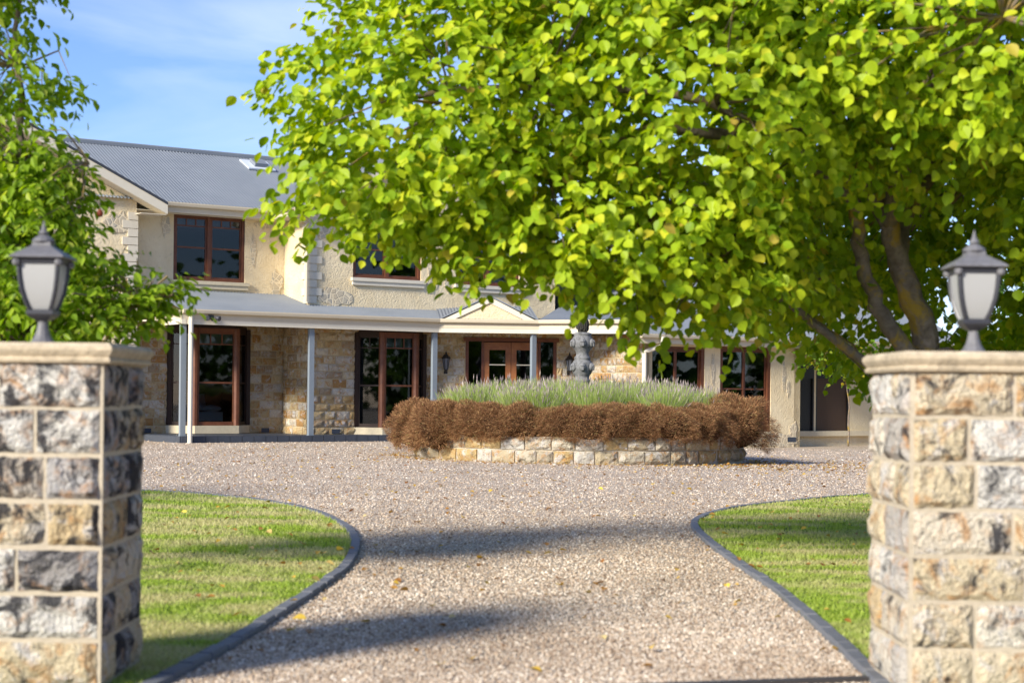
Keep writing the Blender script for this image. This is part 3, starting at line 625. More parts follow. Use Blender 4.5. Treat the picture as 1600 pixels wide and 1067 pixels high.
# wing windows
def slider(x, y, w_, z0, z1, rail, n=2):
    t = empty('window', (x, y, 0), 0, house)
    MB().box(0, .08, .02, .16, z0, z1).box(w_-.1, w_, .02, .16, z0, z1).box(.08, w_-.1, .02, .16, z1-.08, z1).box(.08, w_-.1, .02, .16, z0, z0+.07).build('frame', M['timber'], t)
    for k in range(n):
        a_ = .08+(w_-.18)*k/n; b_ = .08+(w_-.18)*(k+1)/n; pane_bars(t, a_+.004, b_-.004, z0+.075, z1-.085, .06+.02*k, .05, 'timber', (rail,))
    MB().box(-.05, w_+.05, -.05, .02, z0-.1, z0-.003).build('sill', M['sill'], t); return t
slider(11.07, -3.2, 1.81, .32, 2.46, 1.2); w5 = slider(13.4, -3.2, 1.75, .28, 2.5, 1.4)
cm = MB()
for k in range(40):
    x = .85+k*.02; cm.v += [(x, .21+.025*math.sin(k*1.25), .3), (x, .21+.025*math.sin(k*1.25), 2.45)]
for k in range(39): cm.f.append((2*k, 2*k+2, 2*k+3, 2*k+1))
cm.build('curtain', M['curtain'], w5, smooth=True)
MB().box(1.22, 1.25, .045, .085, 1.36, 1.5).box(1.2, 1.3, .04, .06, 1.42, 1.45).build('latch', M['black'], w5)
# shutters at the far end of the wing
for x, w_, mt_, nm in ((16.25, .93, 'black', 'roller_shutter'), (17.25, 1.25, 'timber', 'roller_shutter')):
    t = empty(nm, (x, -2.7, 0), 0, house); sm = MB(); z = .28
    MB().box(0, .05, .0, .15, .28, 2.2).box(w_-.05, w_, .0, .15, .28, 2.2).box(.05, w_-.05, 0, .15, 1.72, 2.2).build('frame', M['black'], t)
    slat = MB().box(.05, w_-.05, .05, .075, 0, .046).mesh('slat'); slat.materials.append(M['black'] if mt_ == 'black' else mat('brown_shutter', (.09, .055, .035), .5))
    while z < 1.71: link('slat', slat, None, t, (0, 0, z)); z += .052
    MB().box(.04, w_-.04, .09, .1, .28, 1.75).build('backing', M['black'], t)
MB().box(16.2, 22, -2.85, -2.7, .14, .275).build('sill', M['sill'], house)
# front doors
dt = empty('entrance', (B0p.x+BD.x*DOOR[0], B0p.y+BD.y*DOOR[0], 0), an, house); DW = DOOR[1]-DOOR[0]
MB().box(0, .08, -.02, .16, .16, 2.58).box(DW-.08, DW, -.02, .16, .16, 2.58).box(-.06, DW+.06, -.06, .16, 2.58, 2.68).box(.42, .48, -.01, .14, .16, 2.58).box(DW-.48, DW-.42, -.01, .14, .16, 2.58).build('frame', M['timber'], dt)
for a_, b_ in ((.08, .42), (DW-.42, DW-.08)): MB().box(a_, b_, .06, .066, .16, 2.58).build('sidelight', M['glass'], dt)
for a_, b_ in ((.485, DW/2-.005), (DW/2+.005, DW-.485)):
    d_ = MB().box(a_, a_+.14, .02, .07, .17, 2.56).box(b_-.14, b_, .02, .07, .17, 2.56).box(a_+.14, b_-.14, .02, .07, 2.36, 2.56).box(a_+.14, b_-.14, .02, .07, .17, .75).build('door', M['door'], dt)
    MB().box(a_+.14, b_-.14, .042, .048, .75, 2.36).build('pane', M['glass'], d_)
    MB().box(a_+.14, b_-.14, .03, .06, 1.96, 1.985).box(a_+.14, b_-.14, .03, .06, 1.05, 1.075).build('glazing_bar', M['blind'], d_)
hx = DW/2-.07; MB().box(hx-.025, hx+.025, .0, .02, 1.45, 1.68).loft([(.012, 0), (.02, .03), (.012, .08), (.02, .1), (.008, .13)], 8, 0, (hx, -.03, 1.5)).build('door_handle', M['black'], dt)
MB().box(-3, 3, 1.6, 1.65, .1, 3).build('hall_back', M['room'], dt)
# exposed stone patches in the render
def patch(x, y, z, w_, h_, rz=0, seed=0):
    rs = random.Random(seed); n = 18; pts = []
    for k in range(n): a_ = 2*PI*k/n; r_ = rs.uniform(.6, 1.1); pts.append((math.cos(a_)*w_/2*r_, 0, math.sin(a_)*h_/2*r_))
    MB().prism(pts, (0, -.012, 0)).build('stone_patch', M['crazy'], house, (x, y, z), rz)
for i, p in enumerate([(4.45, 1.2, 3.62, 1.0, .55), (4.15, 1.2, 5.2, .45, .35), (4.8, 1.2, 5.2, .22, .7), (7.3, 1.2, 4.2, .35, .9), (7.75, 1.2, 4.1, .2, .6), (2.85, 2.6, 4.75, .16, .9), (3.5, 2.6, 4.0, .35, .75), (.5, 2.6, 5.3, .3, .7), (3.2, 2.6, 5.45, .8, .25),
   (12.95+.2, -3.2, 1.9, .16, .9), (15.6, -3.2, 1.75, .14, .8), (15.75, -3.2, 1.45, .12, .5), (15.55, -3.2, .06, 1.2, .5), (15.95, -3.2, .25, .3, .7), (14.6, -3.2, .05, .9, .3), (-.8, 2.2, 5.2, .8, .6), (-.9, 2.2, 3.2, .8, .9), (-2.2, 2.2, 6.0, .8, .4)]): patch(p[0], p[1]-.001*i*.3, p[2], p[3], p[4], 0, i)
for x, y in ((3.1, 2.6), (4.4, 1.2), (-.05, 2.6)): MB().box(0, .22, -.045, .0, .17, .28).build('vent_grille', M['slate'], house, (x, y, 0))
for x in (14.3, 15.75): MB().box(0, .3, -.02, 0, .0, .13).build('vent_grille', M['slate'], house, (x, -3.2, 0))
if len(stones) > 300:   # past the limit: join the farthest stones of the walls into one part
    so_all = [o for o in bpy.data.objects if o.name.startswith('stone') and o.parent and o.parent.parent == house]
    bpy.context.view_layer.update()
    def vis(o): p = o.matrix_world.translation; return o.scale[0]*o.scale[2]/p.y**2*(1 if .4 < p.z < 2.75 else .2)
    so_all.sort(key=vis, reverse=True); m_ = MB(); hi = house.matrix_world.inverted()
    for o in so_all[300:]:
        mw = hi @ o.matrix_world; m_.add([mw @ v.co for v in o.data.vertices], [tuple(p.vertices) for p in o.data.polygons]); bpy.data.objects.remove(o)
    m_.build('stonework', M['hstone'], house, kind='stuff')

# things on or in the house
def h2w(x, y, z): return (CV[0]+math.cos(TH)*x-math.sin(TH)*y, CV[1]+math.sin(TH)*x+math.cos(TH)*y, z)
def wall_lantern(tt, label):
    p = B0p+BD*tt-BN*.16; t = empty('wall_lantern', h2w(p.x, p.y, 1.82), TH+an); tag(t, label, 'lantern', 'lanterns beside the front door')
    MB().loft([(.035, 0), (.05, .02), (.085, .28), (.09, .3)], 6).build('pane', M['greyglass'], t)
    for k in range(6):
        a_ = k*PI/3; MB().tube([(.05*math.cos(a_), .05*math.sin(a_), .01), (.092*math.cos(a_), .092*math.sin(a_), .3)], .009, 5).build('rib', M['black'], t)
    MB().loft([(.125, .295), (.12, .31), (.075, .36), (.05, .40), (.02, .42), (.028, .44), (.012, .47), (.003, .5)], 6).build('roof', M['black'], t)
    MB().loft([(.003, -.09), (.02, -.06), (.03, -.03), (.055, .0), (.055, .02)], 6).build('base', M['black'], t)
    MB().tube([(0, .15, .0), (0, .12, -.06), (0, .04, -.05), (0, 0, -.02)], .012, 6).box(-.05, .05, .12, .15, -.1, .2).build('bracket', M['black'], t)
wall_lantern(.5, 'small black wall lantern left of the front doors, beside a verandah post'); wall_lantern(3.75, 'small black wall lantern right of the front doors, beside the stone urn')
t = empty('security_light', h2w(.62, -.14, 2.93), TH); tag(t, 'small black twin-head security light on the verandah fascia by the downpipe', 'light')
MB().box(-.05, .05, .04, .13, -.05, .05).build('mount', M['black'], t)
for x in (-.1, .1): MB().loft([(.03, 0), (.055, .03), (.06, .1), (.05, .11)], 10).build('lamp_head', M['irondark'], t, (x, .02, -.02)).rotation_euler = (R(100), 0, R(x*300))
MB().loft([(.02, -.09), (.035, -.06), (.03, -.03)], 8).build('sensor', M['black'], t)
# bed and chair behind the left bay window
t = empty('bed', h2w(1.25, 3.1, .13), TH); tag(t, 'bed with white linen seen through the left ground floor bay window', 'bed')
def puff(n, sx, sy, sz): return MB().loft([(max(.02, math.sin(PI*k/8)), -math.cos(PI*k/8)) for k in range(9)], 14), (sx, sy, sz)
MB().box(-.6, 1.0, .0, 1.9, .1, .32).build('base', M['darktimber'], t); MB().box(-.62, 1.02, -.02, 1.9, .32, .55).build('mattress', M['linen'], t)
for (x, y, z, s3) in ((.2, .2, .66, (.38, .25, .13)), (.75, .15, .63, (.3, .2, .09))):
    b_, s_ = puff(1, *s3); o = b_.build('pillow', M['linen'], t, (x, y, z), smooth=True); o.scale = s_
t = empty('chair', h2w(2.15, 4.2, .13), TH); tag(t, 'pale moulded chair behind the bed in the left bay window', 'chair')
MB().box(-.24, .24, -.22, .22, .43, .47).build('seat', M['linen'], t); MB().prism([(-.24, .2, .45), (.24, .2, .45), (.2, .3, 1.0), (-.2, .3, 1.0)], (0, .03, 0)).build('backrest', M['linen'], t)
for x in (-.2, .2):
    for y in (-.18, .18): MB().box(x-.015, x+.015, y-.015, y+.015, 0, .43).build('leg', M['darktimber'], t)

# ------------------------------------------------------------------ planter, urn, bushes, lavender
PC = (1.32, 32.05); PR = 3.2
pg = float(gz(PC[0], PC[1]))
pl = empty('stone_planter', (*PC, 0)); tag(pl, 'round raised garden bed with low rock-faced sandstone wall in the drive', 'planter')
MB().loft([(PR-.03, -.2), (PR-.03, .46)], 64).build('wall_core', M['mortar'], pl)
MB().loft([(PR-.28, .44), (PR-.4, .50), (PR*.5, .62), (.1, .68)], 40).build('soil', M['soil'], pl)
for k in range(2):
    a_ = random.random()
    a_end = a_+2*PI-.06
    while a_ < a_end:
        l = min(random.uniform(.3, .55), (a_end+.06-a_)*PR); da = l/PR; am = a_+da/2; a_ += da
        put_stone(BST, pl, ((PR-.03)*math.sin(am), -(PR-.03)*math.cos(am), -.02+k*.245+.12), l-.02, .23+random.uniform(-.008, .01), random.uniform(.05, .09), am)
urn = empty('stone_urn', (PC[0]+.05, PC[1], .55)); tag(urn, 'weathered grey carved stone urn fountain rising from the lavender bed', 'urn')
up = [(.21, 0), (.20, .55), (.175, .62), (.16, .80), (.165, .90), (.20, .92), (.205, .95), (.17, .98), (.18, 1.03), (.225, 1.08), (.255, 1.15), (.262, 1.21), (.25, 1.27), (.215, 1.32), (.185, 1.345), (.20, 1.36), (.20, 1.39), (.165, 1.41), (.15, 1.45), (.155, 1.49), (.185, 1.52), (.19, 1.54), (.23, 1.57), (.262, 1.62), (.268, 1.68), (.255, 1.75), (.215, 1.80), (.20, 1.815), (.225, 1.83), (.22, 1.86), (.15, 1.88)]
MB().loft([(r_*.80, z) for r_, z in up], 28).build('body', M['urn'], urn, smooth=True)
for zc, n_, rr in ((1.2, 6, .2), (1.67, 6, .206)):
    for k in range(n_):
        a_ = 2*PI*k/n_+.5; h_ = MB().loft([(max(.01, math.sin(PI*i/6)), -math.cos(PI*i/6)) for i in range(7)], 8)
        o = h_.build('lion_head', M['urn'], urn, (rr*math.cos(a_), rr*math.sin(a_), zc), a_, smooth=True); o.scale = (.055, .075, .085)
        MB().box(-.02, .03, -.02, .02, -.05, .02).loft([(.05, .03), (.02, .07)], 6).build('muzzle', M['urn'], urn, ((rr+.03)*math.cos(a_), (rr+.03)*math.sin(a_), zc-.01), a_)
fb = MB()
for k in range(60):
    a_, z = random.uniform(0, 2*PI), random.uniform(1.88, 2.14); r_ = .1*math.sqrt(max(0, 1-((z-2.0)/.17)**2)); fb.loft([(.035, -.03), (.03, .02), (.004, .05)], 5, a_, (r_*math.cos(a_), r_*math.sin(a_), z))
fb.loft([(.06, 1.86), (.1, 1.96), (.09, 2.06), (.02, 2.14)], 8).build('finial', mat('dark_cone', (.03, .028, .022), .9), urn)

def bush_mesh(seed, n=20000):
    rs = np.random.default_rng(seed); d = norm(rs.normal(0, 1, (n, 3))); d[:, 2] = np.where(d[:, 2] < -.7, -d[:, 2], d[:, 2])
    lump = 1+.13*np.sin(d[:, 0]*5+seed)+.11*np.sin(d[:, 1]*6+d[:, 2]*4+seed*2)+.05*np.sin(d[:, 0]*13+d[:, 2]*11)
    r_ = lump*(rs.random(n)**.35*.35+.62); b_ = d*r_[:, None]; out_ = norm(d+rs.normal(0, .55, (n, 3))); Ln = rs.uniform(.05, .14, n)
    sd = norm(np.cross(out_, rs.normal(0, 1, (n, 3))))*rs.uniform(.003, .008, n)[:, None]; tip = b_+out_*Ln[:, None]
    V = np.stack([b_-sd*.6, b_+sd*.6, tip+sd*.7, tip-sd*.7], 1).reshape(-1, 3)
    me = npmesh('bush_twigs', V, np.full(n, 4), np.arange(4*n)); me.materials.append(M['twig']); return me
BM = [bush_mesh(k) for k in range(4)]
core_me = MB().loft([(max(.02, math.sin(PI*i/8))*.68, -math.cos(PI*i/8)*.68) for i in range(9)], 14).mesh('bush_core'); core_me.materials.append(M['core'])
angs = np.linspace(0, 2*PI, 37)[:-1]
ORD = ['first', 'second', 'third', 'fourth', 'fifth', 'sixth', 'seventh', 'eighth', 'ninth', 'tenth', 'eleventh', 'twelfth', 'thirteenth', 'fourteenth', 'fifteenth', 'sixteenth', 'seventeenth', 'eighteenth', 'nineteenth']
front_ids = sorted([i for i, a_ in enumerate(angs) if math.cos(a_) > .05], key=lambda i: math.sin(angs[i]))
for i, a_ in enumerate(angs):
    a_ += random.uniform(-.05, .05); front = math.cos(a_)
    rr = PR-.22; sc = random.uniform(.47, .57); zc = random.uniform(.6, .68)
    lab, grp = 'rust-brown twiggy rounded bush in the hedge along the planter rim', 'brown bushes around the planter'
    if i in front_ids: lab = 'rust-brown twiggy bush on the planter rim, %s from the left along its front' % ORD[front_ids.index(i)]
    else: lab = 'rust-brown bush on the far rim of the planter behind the lavender'
    x, y = PC[0]+rr*math.sin(a_), PC[1]-rr*math.cos(a_)
    o = empty('brown_bush', (x, y, .3)); tag(o, lab, 'bush', grp)
    t_ = link('twigs', BM[i % 4], None, o, (0, 0, zc-.3), random.uniform(0, 6)); t_.scale = (sc, sc, sc*.74)
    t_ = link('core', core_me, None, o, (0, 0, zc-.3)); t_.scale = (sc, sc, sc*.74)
for (a_, rr, sc, zc, lab) in ((-1.32, PR+.02, .62, .52, 'large rust-brown ball bush at the left end of the planter, hanging to the gravel'), (-.98, PR+.0, .6, .52, 'rust-brown ball bush just right of the leftmost one, spilling over the planter wall'), (1.18, PR-.05, .68, .62, 'broad rust-brown bush at the right end of the planter by the glass door')):
    x, y = PC[0]+rr*math.sin(a_), PC[1]-rr*math.cos(a_); o = empty('brown_bush', (x, y, .1)); tag(o, lab, 'bush', 'brown bushes around the planter')
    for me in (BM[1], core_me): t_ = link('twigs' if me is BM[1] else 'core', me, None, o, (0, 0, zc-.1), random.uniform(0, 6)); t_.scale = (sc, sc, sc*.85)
def lavender(n):
    cl = []
    while len(cl) < 90:
        x, y = rng.uniform(-1, 1, 2)*(PR-.55)
        if x*x+y*y < (PR-.62)**2 and x*x+y*y > .3**2: cl.append((x, y))
    cl = np.array(cl); k = rng.integers(0, len(cl), n); a_ = rng.uniform(0, 2*PI, n); rad = rng.random(n)**.5
    b_ = np.c_[cl[k, 0]+.12*rad*np.cos(a_), cl[k, 1]+.12*rad*np.sin(a_), np.full(n, .55)]
    h = rng.uniform(.4, 1.0, n)*(1-.25*rad)*(1.06-.22*(np.hypot(cl[k, 0], cl[k, 1])/(PR-.5))**3); tip = b_+np.c_[.34*rad*np.cos(a_), .34*rad*np.sin(a_), h]+rng.normal(0, .02, (n, 3))
    wv = np.c_[np.ones(n), rng.normal(0, .4, n), np.zeros(n)]*rng.uniform(.002, .005, n)[:, None]
    V1 = np.stack([b_-wv, b_+wv, tip+wv*.4, tip-wv*.4], 1); sp = rng.random(n) < .12
    d = norm(tip-b_); b2 = tip[sp]-d[sp]*.01; m2 = tip[sp]+d[sp]*.05; t2 = tip[sp]+d[sp]*rng.uniform(.08, .13, sp.sum())[:, None]; wq = wv[sp]*1.9
    V2 = np.stack([b2, m2+wq, t2, m2-wq], 1); V = np.concatenate([V1, V2]).reshape(-1, 3); q = len(V)//4
    me = npmesh('lavender', V, np.full(q, 4), np.arange(4*q), np.r_[np.zeros(n), np.ones(q-n)]); me.materials.append(M['lstem']); me.materials.append(M['lspike'])
    o = link('lavender', me, None, None, (*PC, 0), kind='stuff'); return o
tag(lavender(85000), 'mass of green lavender with faded purple-grey spikes filling the planter', 'lavender')

# ------------------------------------------------------------------ trees
def leaf_outline(kind):
    if kind == 'broad': return np.array([(0, 0, 0), (.05, .19, .03), (.24, .39, .06), (.48, .45, .07), (.72, .35, .04), (.9, .16, -.02), (1.06, 0, -.09), (.9, -.16, -.02), (.72, -.35, .04), (.48, -.45, .07), (.24, -.39, .06), (.05, -.19, .03)])
    return np.array([(0, 0, 0), (.2, .2, .06), (.45, .3, .10), (.7, .24, .06), (.88, .1, -.02), (1.05, 0, -.12), (.88, -.1, -.02), (.7, -.24, .06), (.45, -.3, .10), (.2, -.2, .06)])
def leaf_faces(Lf): k = len(Lf)//2; return [tuple(range(k+1)), (0,)+tuple(range(k, 2*k))]
def foliage(tree, blobs, leafsize, kind, mt, n_twig, per, droop, keep, name='leaf', pref=None, shell=.55):
    vols = np.array([b[3]*b[4]*b[5]*(b[6] if len(b) > 6 else 1) for b in blobs])**.75; pr = vols/vols.sum(); k = rng.choice(len(blobs), n_twig, p=pr)
    B = np.array([b[:6] for b in blobs]); c_ = B[k, :3]; rd = B[k, 3:6]; d = norm(rng.normal(0, 1, (n_twig, 3)))
    rr = shell+(1.08-shell)*rng.random(n_twig)**.6; rr *= 1+.10*np.sin(d[:, 0]*7+k)+.08*np.sin(d[:, 2]*9+k*2)
    P0 = c_+d*rd*rr[:, None]; tw = norm(d*np.array([1, 1, .5])+rng.normal(0, .45, (n_twig, 3))+np.array([0, 0, -.15])); tl = rng.uniform(2.5, 5.5, n_twig)*leafsize
    s_ = (np.arange(per)+.5)/per
    P = P0[:, None]+tw[:, None]*(s_[None, :, None]-.5)*tl[:, None, None]; P[..., 2] -= (s_**2)[None]*tl[:, None]*.25*droop
    n = n_twig*per; P = P.reshape(-1, 3)+rng.normal(0, leafsize*.12, (n, 3)); T = np.repeat(tw, per, 0)
    sd = norm(np.cross(T, np.array([0, 0, 1.])))*np.where(np.arange(n) % 2 == 0, 1, -1)[:, None]
    D = norm(T*.5+sd*.8+np.array([0, 0, -droop])+rng.normal(0, .3, (n, 3))); U = norm(np.array([0, 0, 1.])+.5*np.repeat(d, per, 0)+rng.normal(0, .45, (n, 3)))
    Sd = norm(np.cross(U, D)); U = np.cross(D, Sd); sz = leafsize*rng.uniform(.65, 1.15, n)
    Lf = leaf_outline(kind); cur = rng.normal(0, .12, n)
    def verts(i):
        q = Lf[None]*np.ones((len(i), 1, 1)); q[..., 2] += cur[i][:, None]*(Lf[:, 0]**2)[None]
        return P[i][:, None]+sz[i][:, None, None]*(q[..., :1]*D[i][:, None]+q[..., 1:2]*Sd[i][:, None]+q[..., 2:]*U[i][:, None])
    # the leaves that show largest become single objects
    sel = np.zeros(n, bool)
    if keep:
        dist = np.linalg.norm(P-np.array([0, 0, EYE]), axis=1); px = np.abs(P[:, 0]/P[:, 1]) < .31; py = (P[:, 2]-EYE)/P[:, 1]; ok = px & (py < .235) & (py > -.15)
        area = sz/dist*np.abs(np.einsum('ij,ij->i', U, norm(P-np.array([0, 0, EYE]))))*ok/np.maximum(1, (dist/np.quantile(dist[ok], .1))**3); sel[np.argsort(-area)[:keep]] = True
        ms_ = []
        for cv in (-.1, 0, .1):
            q = Lf.copy(); q[:, 2] += cv*Lf[:, 0]**2; m_ = MB(); m_.v = [tuple(v) for v in q]; m_.f = leaf_faces(Lf); me = m_.mesh(name); me.materials.append(mt); ms_.append(me)
        tw_i = tree.matrix_basis.inverted()
        for i in np.nonzero(sel)[0]:
            o = link(name, ms_[i % 3], None, tree); A_ = Matrix([[D[i][r]*sz[i], Sd[i][r]*sz[i], U[i][r]*sz[i], P[i][r]] for r in range(3)]+[[0, 0, 0, 1]])
            o.matrix_basis = tw_i @ A_
    i = np.nonzero(~sel)[0]; V = verts(i).reshape(-1, 3)-np.array(tree.location); m_ = len(i)
    F = np.array(leaf_faces(Lf)).ravel(); nv = len(Lf); idx = (F[None]+np.arange(m_)[:, None]*nv).ravel()
    me = npmesh('foliage', V, np.full(2*m_, nv//2+1), idx); o = link('foliage', me, mt, tree, kind='stuff'); return P0
def limb(tree, pts, r0, r1, name='branch', n=8, wob=.03):
    P = smooth_path3(pts, 6); k = len(P); base = Vector(tree.location)
    P = [p+Vector((random.gauss(0, wob*.4), random.gauss(0, wob*.4), random.gauss(0, wob*.3))) if 0 < i < k-1 else p for i, p in enumerate(P)]
    MB().tube([p-base for p in P], [r0+(r1-r0)*i/(k-1) for i in range(k)], n).build(name, M['bark'], tree, smooth=True)
def smooth_path3(pts, n):
    P = [Vector(p) for p in pts]; out_ = []
    for i in range(len(P)-1):
        a_, b_, c_, d = P[max(i-1, 0)], P[i], P[i+1], P[min(i+2, len(P)-1)]
        for k in range(n): t = k/n; out_.append(.5*((2*b_)+(c_-a_)*t+(2*a_-5*b_+4*c_-d)*t*t+(3*b_-a_-3*c_+d)*t**3))
    return out_+[P[-1]]
def twigs(tree, P0, starts, cnt, r=.012):
    base = np.array(tree.location); st = np.array(starts); m_ = MB()
    for i in rng.choice(len(P0), min(cnt, len(P0)), replace=False):
        p = P0[i]; j = np.argmin(np.linalg.norm(st-p, axis=1)); a_ = st[j]; mid = (a_+p)/2+rng.normal(0, .08, 3)+np.array([0, 0, .06]); m_.tube([a_-base, mid-base, p-base], [r, r*.65, r*.3], 4)
    m_.build('twigs', M['bark'], tree, kind='stuff')

big = empty('broadleaf_tree', (3.1, 11.5, 0)); tag(big, 'large bright green broadleaf tree spreading over the drive behind the right pillar', 'tree')
limb(big, [(3.12, 11.5, -.05), (3.08, 11.5, .5), (3.0, 11.5, 1.15), (2.96, 11.5, 1.5)], .21, .15, 'trunk', 12)
limb(big, [(2.98, 11.45, 1.2), (2.78, 11.4, 1.9), (2.58, 11.3, 2.4), (2.2, 11.2, 3.1), (1.5, 11.0, 3.9)], .105, .03)
limb(big, [(2.96, 11.4, 1.2), (2.66, 11.3, 1.62), (2.4, 11.25, 2.1), (2.2, 11.0, 2.6), (1.3, 10.6, 3.1), (.2, 10.6, 3.2), (-.7, 10.7, 3.15)], .07, .015)
limb(big, [(2.9, 11.5, 1.25), (2.3, 11.3, 1.55), (1.9, 11.2, 1.85), (1.4, 11.0, 2.15), (.9, 10.7, 2.35)], .04, .012)
limb(big, [(2.72, 11.5, 2.05), (2.8, 11.75, 2.5), (3.05, 11.8, 3.0), (3.3, 11.6, 4.6)], .065, .03)
limb(big, [(3.05, 11.8, 2.6), (3.6, 11.8, 3.0), (4.3, 11.7, 3.2), (5, 11.6, 3.5)], .06, .02)
limb(big, [(2.2, 11.2, 3.1), (1.6, 11, 2.95), (.9, 10.7, 2.95), (.2, 10.6, 2.7)], .06, .015)
limb(big, [(1.5, 11.0, 3.9), (.8, 11, 4.3), (0, 11, 4.4)], .05, .015)
limb(big, [(2.58, 11.3, 2.4), (2.6, 10.4, 3.1), (2.8, 9.4, 3.4)], .06, .015)
blobs = [(-.52, 10.8, 2.98, 1.08, 1.15, .9, 1.7), (.35, 11, 4.4, 1.5, 1.4, 1.0), (1.3, 10.6, 3.3, 1.4, 1.5, 1.0), (.85, 10.6, 2.25, .95, .9, .5), (.05, 10.5, 2.42, .7, .8, .48), (1.2, 10.9, 2.1, .75, .8, .45),
   (1.75, 11.6, 2.15, .75, .8, .5), (3.3, 11.4, 3.95, 1.8, 1.5, 1.25), (4.8, 11.6, 3.3, 1.3, 1.3, 1.2), (2.4, 10.2, 3.7, 1.2, 1.1, .95), (2.85, 9.2, 3.3, .55, .6, .7), (1.8, 11.5, 5.3, 2.4, 2, 1.1), (5.0, 12.5, 2.3, 1.2, 1.0, .9), (2.6, 12.6, 2.9, 1.6, .7, 1.0), (2.7, 10.5, 2.95, .6, .5, .42), (3.65, 10.8, 2.65, .7, .6, .6), (3.7, 13.5, 2.2, 1.8, .7, 1.0, 1.4), (2.7, 14, 2.65, 1.0, .6, .7, 1.3), (4.6, 11.2, 1.9, .9, .7, .6)]
P0 = foliage(big, blobs, .077, 'broad', M['leaf'], 12500, 7, .75, 300)
st = [(-.4, 10.7, 3.1), (.2, 10.6, 3.2), (1.3, 10.6, 3.1), (.9, 10.7, 2.35), (1.4, 11, 2.15), (2.2, 11, 2.6), (1.5, 11, 3.9), (0, 11, 4.4), (.8, 11, 4.3), (.2, 10.6, 2.7), (3.3, 11.6, 3.2), (4.3, 11.6, 2.8), (2.8, 9.4, 3.4), (2.6, 10.4, 3.1), (1.9, 11.2, 1.85)]
twigs(big, P0, st, 420)

pear = empty('pear_tree', (-3.0, 10.2, 0)); tag(pear, 'green pear tree with small glossy leaves and a few red fruit behind the left pillar', 'tree')
limb(pear, [(-3, 10.2, -.05), (-3.02, 10.2, 1), (-2.95, 10.2, 2), (-3.05, 10.1, 3), (-3.05, 10.0, 4.1)], .055, .008, 'trunk')
limb(pear, [(-3, 10.2, 1.1), (-2.7, 10.1, 1.5), (-2.3, 10, 1.75), (-2.05, 10, 1.8)], .022, .006)
limb(pear, [(-2.98, 10.2, 1.8), (-2.7, 10.1, 2.3), (-2.62, 10, 2.6)], .018, .004); limb(pear, [(-2.98, 10.2, 1.6), (-3.4, 10.2, 2.2), (-3.6, 10.2, 2.9)], .02, .005)
PB = [(-2.98, 10.1, 1.95, .52, .6, .72), (-2.84, 10.0, 2.45, .26, .4, .35), (-3.28, 10, 3.3, .38, .5, .75, .42), (-2.86, 10, 3.05, .18, .2, .12, .5), (-2.36, 10, 1.72, .32, .25, .17, .9), (-2.15, 10, 1.8, .2, .15, .12, 1.2), (-3.7, 10.3, 2.2, .8, .7, 1.1), (-2.66, 10, 1.7, .3, .4, .4), (-3.2, 10, 3.95, .24, .4, .5, .7)]
P0 = foliage(pear, PB, .07, 'narrow', M['pleaf'], 1900, 8, .6, 300, shell=.35)
twigs(pear, P0, [(-2.98, 10.2, 1.5), (-2.95, 10.2, 2), (-3, 10.15, 2.6), (-3.05, 10.1, 3.2), (-3.05, 10, 3.9), (-2.3, 10, 1.75), (-2.6, 10, 2.6), (-3.5, 10.2, 2.5)], 260, .008)
for p in ((-2.5, 9.9, 2.28), (-2.7, 9.55, 2.05)):
    MB().loft([(.003, -.022), (.014, -.018), (.02, -.004), (.017, .012), (.008, .022), (.003, .026)], 10).build('fruit', M['fruit'], pear, (p[0]+3, p[1]-10.2, p[2]), smooth=True)
def plain_tree(name, loc, blobs, size, mt, nt_, per, label, cat='tree', trunk=.15, kind='broad', group=None):
    t = empty(name, (*loc, 0)); tag(t, label, cat, group); c_ = np.mean([b[:3] for b in blobs], 0)
    if trunk: limb(t, [(*loc, -.1), (loc[0], loc[1], c_[2]*.5), tuple(c_)], trunk, trunk*.4, 'trunk')
    foliage(t, blobs, size, kind, mt, nt_, per, .6, 0, shell=.35); return t
plain_tree('orchard_tree', (-9.5, 13.2), [(-9.5, 13.2, 3.2, 1.5, 1.5, 1.0, 1), (-9.0, 14.5, 3.0, 1.0, 1.1, .8, 1)], .08, M['pleaf'], 500, 7, 'leafy tree standing left of the lawn, outside the view', trunk=.1)
plain_tree('shrub', (6.6, 17.5), [(6.6, 17.5, 1.2, 2.2, 1.2, 1.1), (5.6, 17.2, 1.5, 1.1, .9, .9), (8.3, 18, 1.6, 1.6, 1.2, 1.3)], .10, M['vleaf'], 1100, 7, 'bushy green shrub behind the right lamp under the big tree', 'shrub', .05)
plain_tree('climbing_vine', h2w(17.3, -3.9, 0)[:2], [(*h2w(17.3, -4.2, 2.15), .85, .4, .5), (*h2w(16.3, -3.9, 2.45), .6, .3, .35)], .12, M['vleaf'], 260, 6, 'yellow-green vine hanging from the eave over the brown shutter', 'vine', .03)
for i, (x, y, s_) in enumerate([(17, 50, 1.0), (22, 58, 1.25), (12.5, 62, 1.1), (27, 47, .9)]):
    plain_tree('background_tree', (x, y), [(x, y, 4*s_, 3*s_, 2.5*s_, 2.6*s_), (x+1.2, y-.5, 5.6*s_, 2*s_, 2*s_, 1.8*s_), (x-1, y, 2.2*s_, 2.6*s_, 2*s_, 1.4*s_)], .3, M['bleaf'], 500, 6, 'dark green tree in the mass behind the right wing of the house', 'tree', .25, group='trees behind the right wing')

wd = empty('woodland', (30, -10, 0)); wd['kind'] = 'stuff'
wb = [(32+random.uniform(-3, 3), y, 4, 4, 4, 4.5) for y in range(-8, 46, 6)]+[(x, -28+random.uniform(-3, 3), 4, 4.5, 4, 4.5) for x in range(-42, 34, 7)]
foliage(wd, wb, .6, 'broad', M['bleaf'], 2600, 6, .6, 0, shell=.4)
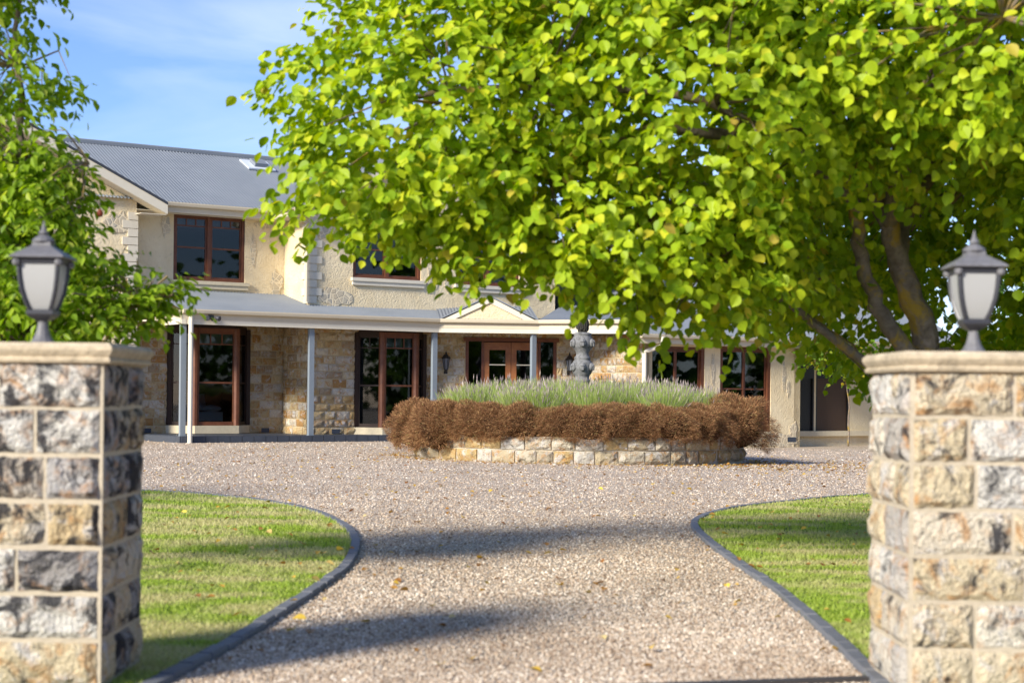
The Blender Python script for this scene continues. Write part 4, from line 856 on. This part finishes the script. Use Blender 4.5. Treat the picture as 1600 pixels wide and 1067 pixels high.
# ------------------------------------------------------------------ fallen leaves
lf = leaf_outline('broad'); lm = MB(); lm.v = [tuple(v*np.array([1, 1, 2.2])) for v in lf]; lm.f = leaf_faces(lf); fl = lm.mesh('fallen_leaf'); fl.materials.append(M['yellow']); 
for (px, py) in [(765, 912), (735, 886), (527, 867), (478, 967), (688, 1038), (1148, 941), (1015, 1011), (872, 913), (765, 768), (617, 768), (1080, 765), (1135, 912), (1260, 830), (1290, 842), (290, 806), (420, 790), (345, 850), (612, 768), (1020, 757), (935, 762)]:
    x, y = gp(px, py, .02); ing = inside(LP, np.array([[x, y]]))[0] or inside(RP, np.array([[x, y]]))[0]
    o = link('fallen_leaf', fl, None, None, (x, y, .055 if ing else .022)); s_ = random.uniform(.045, .07); o.scale = (s_, s_, s_); o.rotation_euler = (random.uniform(-.5, .5), random.uniform(-.5, .5), random.uniform(0, 6))
    if ing: tag(o, 'dry yellow leaf lying on the lawn grass', 'leaf', 'fallen leaves on the lawns')
    else: tag(o, 'yellow fallen leaf lying on the driveway gravel', 'leaf', 'fallen leaves on the gravel')
def litter(n):
    Y = rng.uniform(7, 37, n); X = rng.uniform(-6, 9, n); zone = rng.random(n)
    X[:n//3] = rng.normal(4.2, 1.6, n//3); Y[:n//3] = rng.normal(30.5, 2.0, n//3)      # drift right of the planter
    q = n//3+n//9; a_ = rng.uniform(-1.8, 1.9, n//9); X[n//3:q] = PC[0]+(PR+.25+np.abs(rng.normal(0, .3, n//9)))*np.sin(a_); Y[n//3:q] = PC[1]-(PR+.25+np.abs(rng.normal(0, .3, n//9)))*np.cos(a_)
    P = np.stack([X, Y], 1); P = P[np.hypot(X-PC[0], Y-PC[1]) > PR+.1]; k = len(P); la = inside(LP, P) | inside(RP, P)
    s_ = rng.uniform(.025, .06, k); a_ = rng.uniform(0, 2*PI, k); z = gz(P[:, 0], P[:, 1])+np.where(la, .052, .016)
    D = np.c_[np.cos(a_), np.sin(a_), rng.normal(0, .25, k)]; Sd = np.c_[-np.sin(a_), np.cos(a_), rng.normal(0, .25, k)]; c_ = np.c_[P, z]
    V = c_[:, None]+s_[:, None, None]*(lf[None, :, :1]*D[:, None]+lf[None, :, 1:2]*Sd[:, None]+lf[None, :, 2:]*2*np.array([0, 0, 1.]))
    idx = (np.array(leaf_faces(lf)).ravel()[None]+np.arange(k)[:, None]*len(lf)).ravel(); me = npmesh('leaf_litter', V.reshape(-1, 3), np.full(2*k, len(lf)//2+1), idx); return link('leaf_litter', me, M['dry'], kind='stuff')
tag(litter(3200), 'scattered dry brown and yellow leaf litter on gravel and lawns', 'leaf litter')
print('STONES', len(stones), 'OBJECTS', len(bpy.data.objects), 'TRIS', sum(sum(len(p.vertices)-2 for p in m.polygons) if len(m.polygons) < 20000 else len(m.loops)-2*len(m.polygons) for m in bpy.data.meshes))
